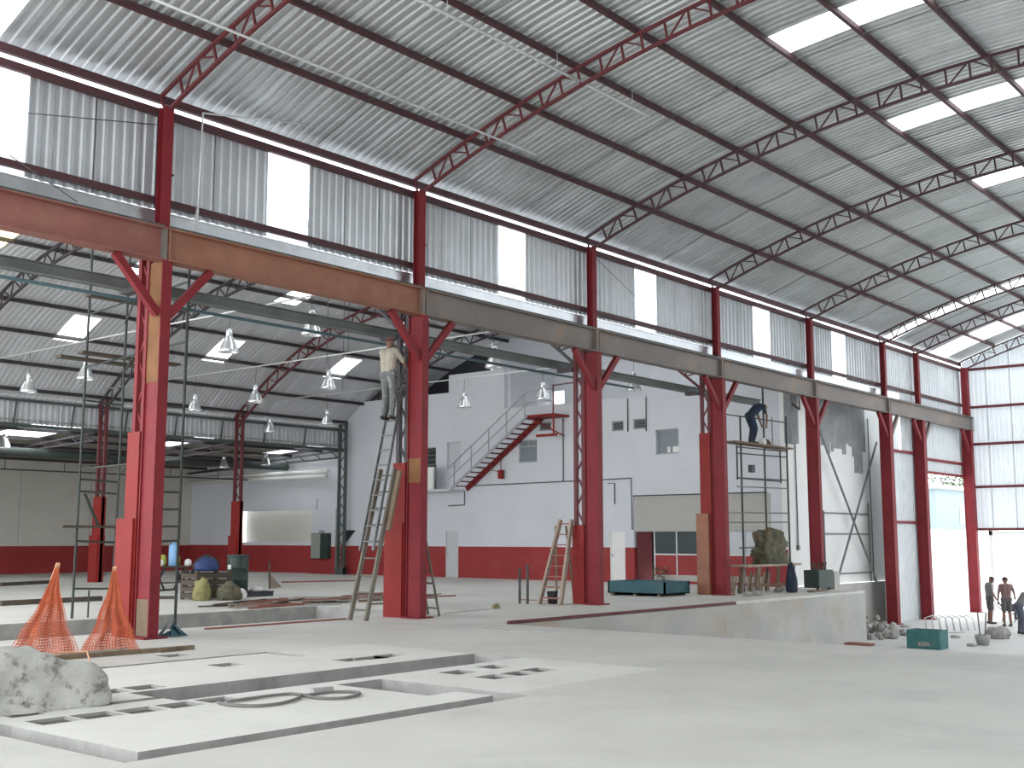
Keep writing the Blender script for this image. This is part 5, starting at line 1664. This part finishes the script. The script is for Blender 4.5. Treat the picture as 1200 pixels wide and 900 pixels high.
b = MB(); b.box(x0 + .04, y0 + .04, LOW, x1 - .04, y1 - .04, LOW + .04); b.build('bottom', 'tealc', t)
b = MB(); b.box(x0 - .012, y0 + .1, LOW + .36, x0, y1 - .1, LOW + .42); b.build('rib', 'tealc', t)
b = MB(); b.box(x0 - .01, y0 + .3, LOW + .08, x0, y0 + .62, LOW + .2); b.build('plate', 'rubble', t)
t = thing('wire_rack', at(1110, 740, Z=LOW), 'row of pale bent wire hoops on the lower floor behind the teal crate', 'rack')
for k in range(6):
    c = at(1086 + 8 * k, 739, Z=LOW)
    b = MB(); b.tube([c, c + Vector((0, .05, .42)), c + Vector((.2, -.15, .5)), c + Vector((.35, -.3, .4)), c + Vector((.4, -.35, 0))], .02, 5); b.build('hoop', 'conduit', t)
b = MB(); b.tube([at(1084, 741, Z=LOW + .04), at(1130, 740, Z=LOW + .04)], .035, 6); b.build('base_bar', 'conduit', t)
t = thing('mortar_tools', at(1150, 756, Z=LOW), 'dark mortar bucket with two upright handles on the lower floor', 'bucket')
p = at(1152, 756, Z=LOW)
b = MB(); b.lathe(p, [(0, 0), (.16, 0), (.22, .2), (.22, .3), (.19, .3), (.14, .04), (0, .04)], 12); b.build('bucket', 'pit', t)
for k in (-1, 1):
    b = MB(); b.tube([p + Vector((0, .06 * k, .05)), p + Vector((.03, .12 * k, .95))], .02, 5); b.build('handle', 'rod', t)
lumpy('sand_heap', at(1170, 748, Z=LOW), (.45, .35, .28), 'rubble', 15, 'small dark sand heap near the stooping worker', 'heap')
for k, (u, v) in enumerate(((1139, 757), (1120, 747), (1060, 735))):
    lumpy('floor_debris', at(u, v, Z=LOW), (.2, .15, .06), 'pit', 30 + k, ['flat debris beside the mortar bucket', 'flat debris behind the teal crate', 'flat debris before the low red column'][k], 'debris', sub=2)
p = at(1147, 713, Z=LOW)
t = thing('wheelbarrow', (46.2, 13.9, LOW), 'dark wheelbarrow seen against the bright door beside the bowed worker', 'wheelbarrow')
b = MB(); b.lathe((46.2, 13.9, LOW + .35), [(0, 0), (.22, .02), (.42, .28), (.40, .28), (.2, .05)], 10); b.build('tray', 'rod', t)
for k in (-1, 1):
    b = MB(); b.tube([(45.4, 13.9 + .25 * k, LOW + .62), (46.1, 13.9 + .22 * k, LOW + .35), (46.9, 13.9, LOW + .2)], .02, 5); b.build('handle', 'rod', t)
    b = MB(); b.tube([(45.95, 13.9 + .2 * k, LOW + .38), (45.9, 13.9 + .22 * k, LOW)], .018, 5); b.build('leg', 'rod', t)
b = MB(); b.tube([(46.9 + .16 * math.cos(a), 13.9, LOW + .2 + .16 * math.sin(a)) for a in [2 * math.pi * i / 14 for i in range(15)]], .04, 6, cap=False); b.build('wheel', 'blind', t)

# ------------------------------------------------------------------ outside the door
t = thing('pale_shed', (68.7, 25.3, LOW), 'pale blue rendered shed outside the big door', 'shed')
b = MB(); b.box(66, 23.6, LOW, 71.5, 27, 4.4); b.build('wall', 'palebld', t)
b = MB(); b.box(65.7, 23.3, 4.4, 71.8, 27.3, 4.6); b.build('roof', 'brightwhite', t)
b = MB(); b.box(65.97, 24.3, 1.2, 66.0, 25.6, 2.6); b.build('window', 'glassg', t)
b = MB(); b.box(69.8, 23.57, 2.4, 70.8, 23.6, 3.6); b.build('window', 'glassg', t)
b = MB(); b.box(52.5, 21.5, LOW, 70, 21.7, 2.05)
props(b.build('white_yard_wall', 'brightwhite'), 'long white low wall outside in front of the pale shed', 'wall')
t = thing('yard_tree', (86, 29, LOW), 'leafy tree outside behind the pale shed', 'tree')
b = MB(); b.tube([(86, 29, LOW), (86.1, 28.9, 2.5), (85.8, 29.3, 5)], [.25, .18, .1], 8)
b.tube([(86.1, 28.9, 2.5), (87.2, 28.1, 5)], [.12, .05], 6); b.tube([(86.1, 28.9, 3), (85.2, 30.1, 6)], [.1, .05], 6); b.build('trunk', 'bark', t)
b = MB()
for k in range(1500):
    d = Vector((rg.gauss(0, 1), rg.gauss(0, 1), rg.gauss(0, 1))).normalized() * (rg.random() ** .4)
    p = Vector((87.5, 28.6, 4.6)) + Vector((d.x * 5.4, d.y * 3.4, d.z * 3.0))
    u = Vector((rg.gauss(0, 1), rg.gauss(0, 1), rg.gauss(0, 1))).normalized() * .2; w = u.orthogonal().normalized() * .1
    b.face([p - u, p - w, p + u, p + w])
o = b.build('foliage', 'leaf', t); o['kind'] = 'stuff'
b = MB(); b.box(76, -10, LOW, 76.4, 20, 1.4)
props(b.build('yard_wall', 'dock'), 'low grey wall across the yard beyond the end wall opening', 'wall')
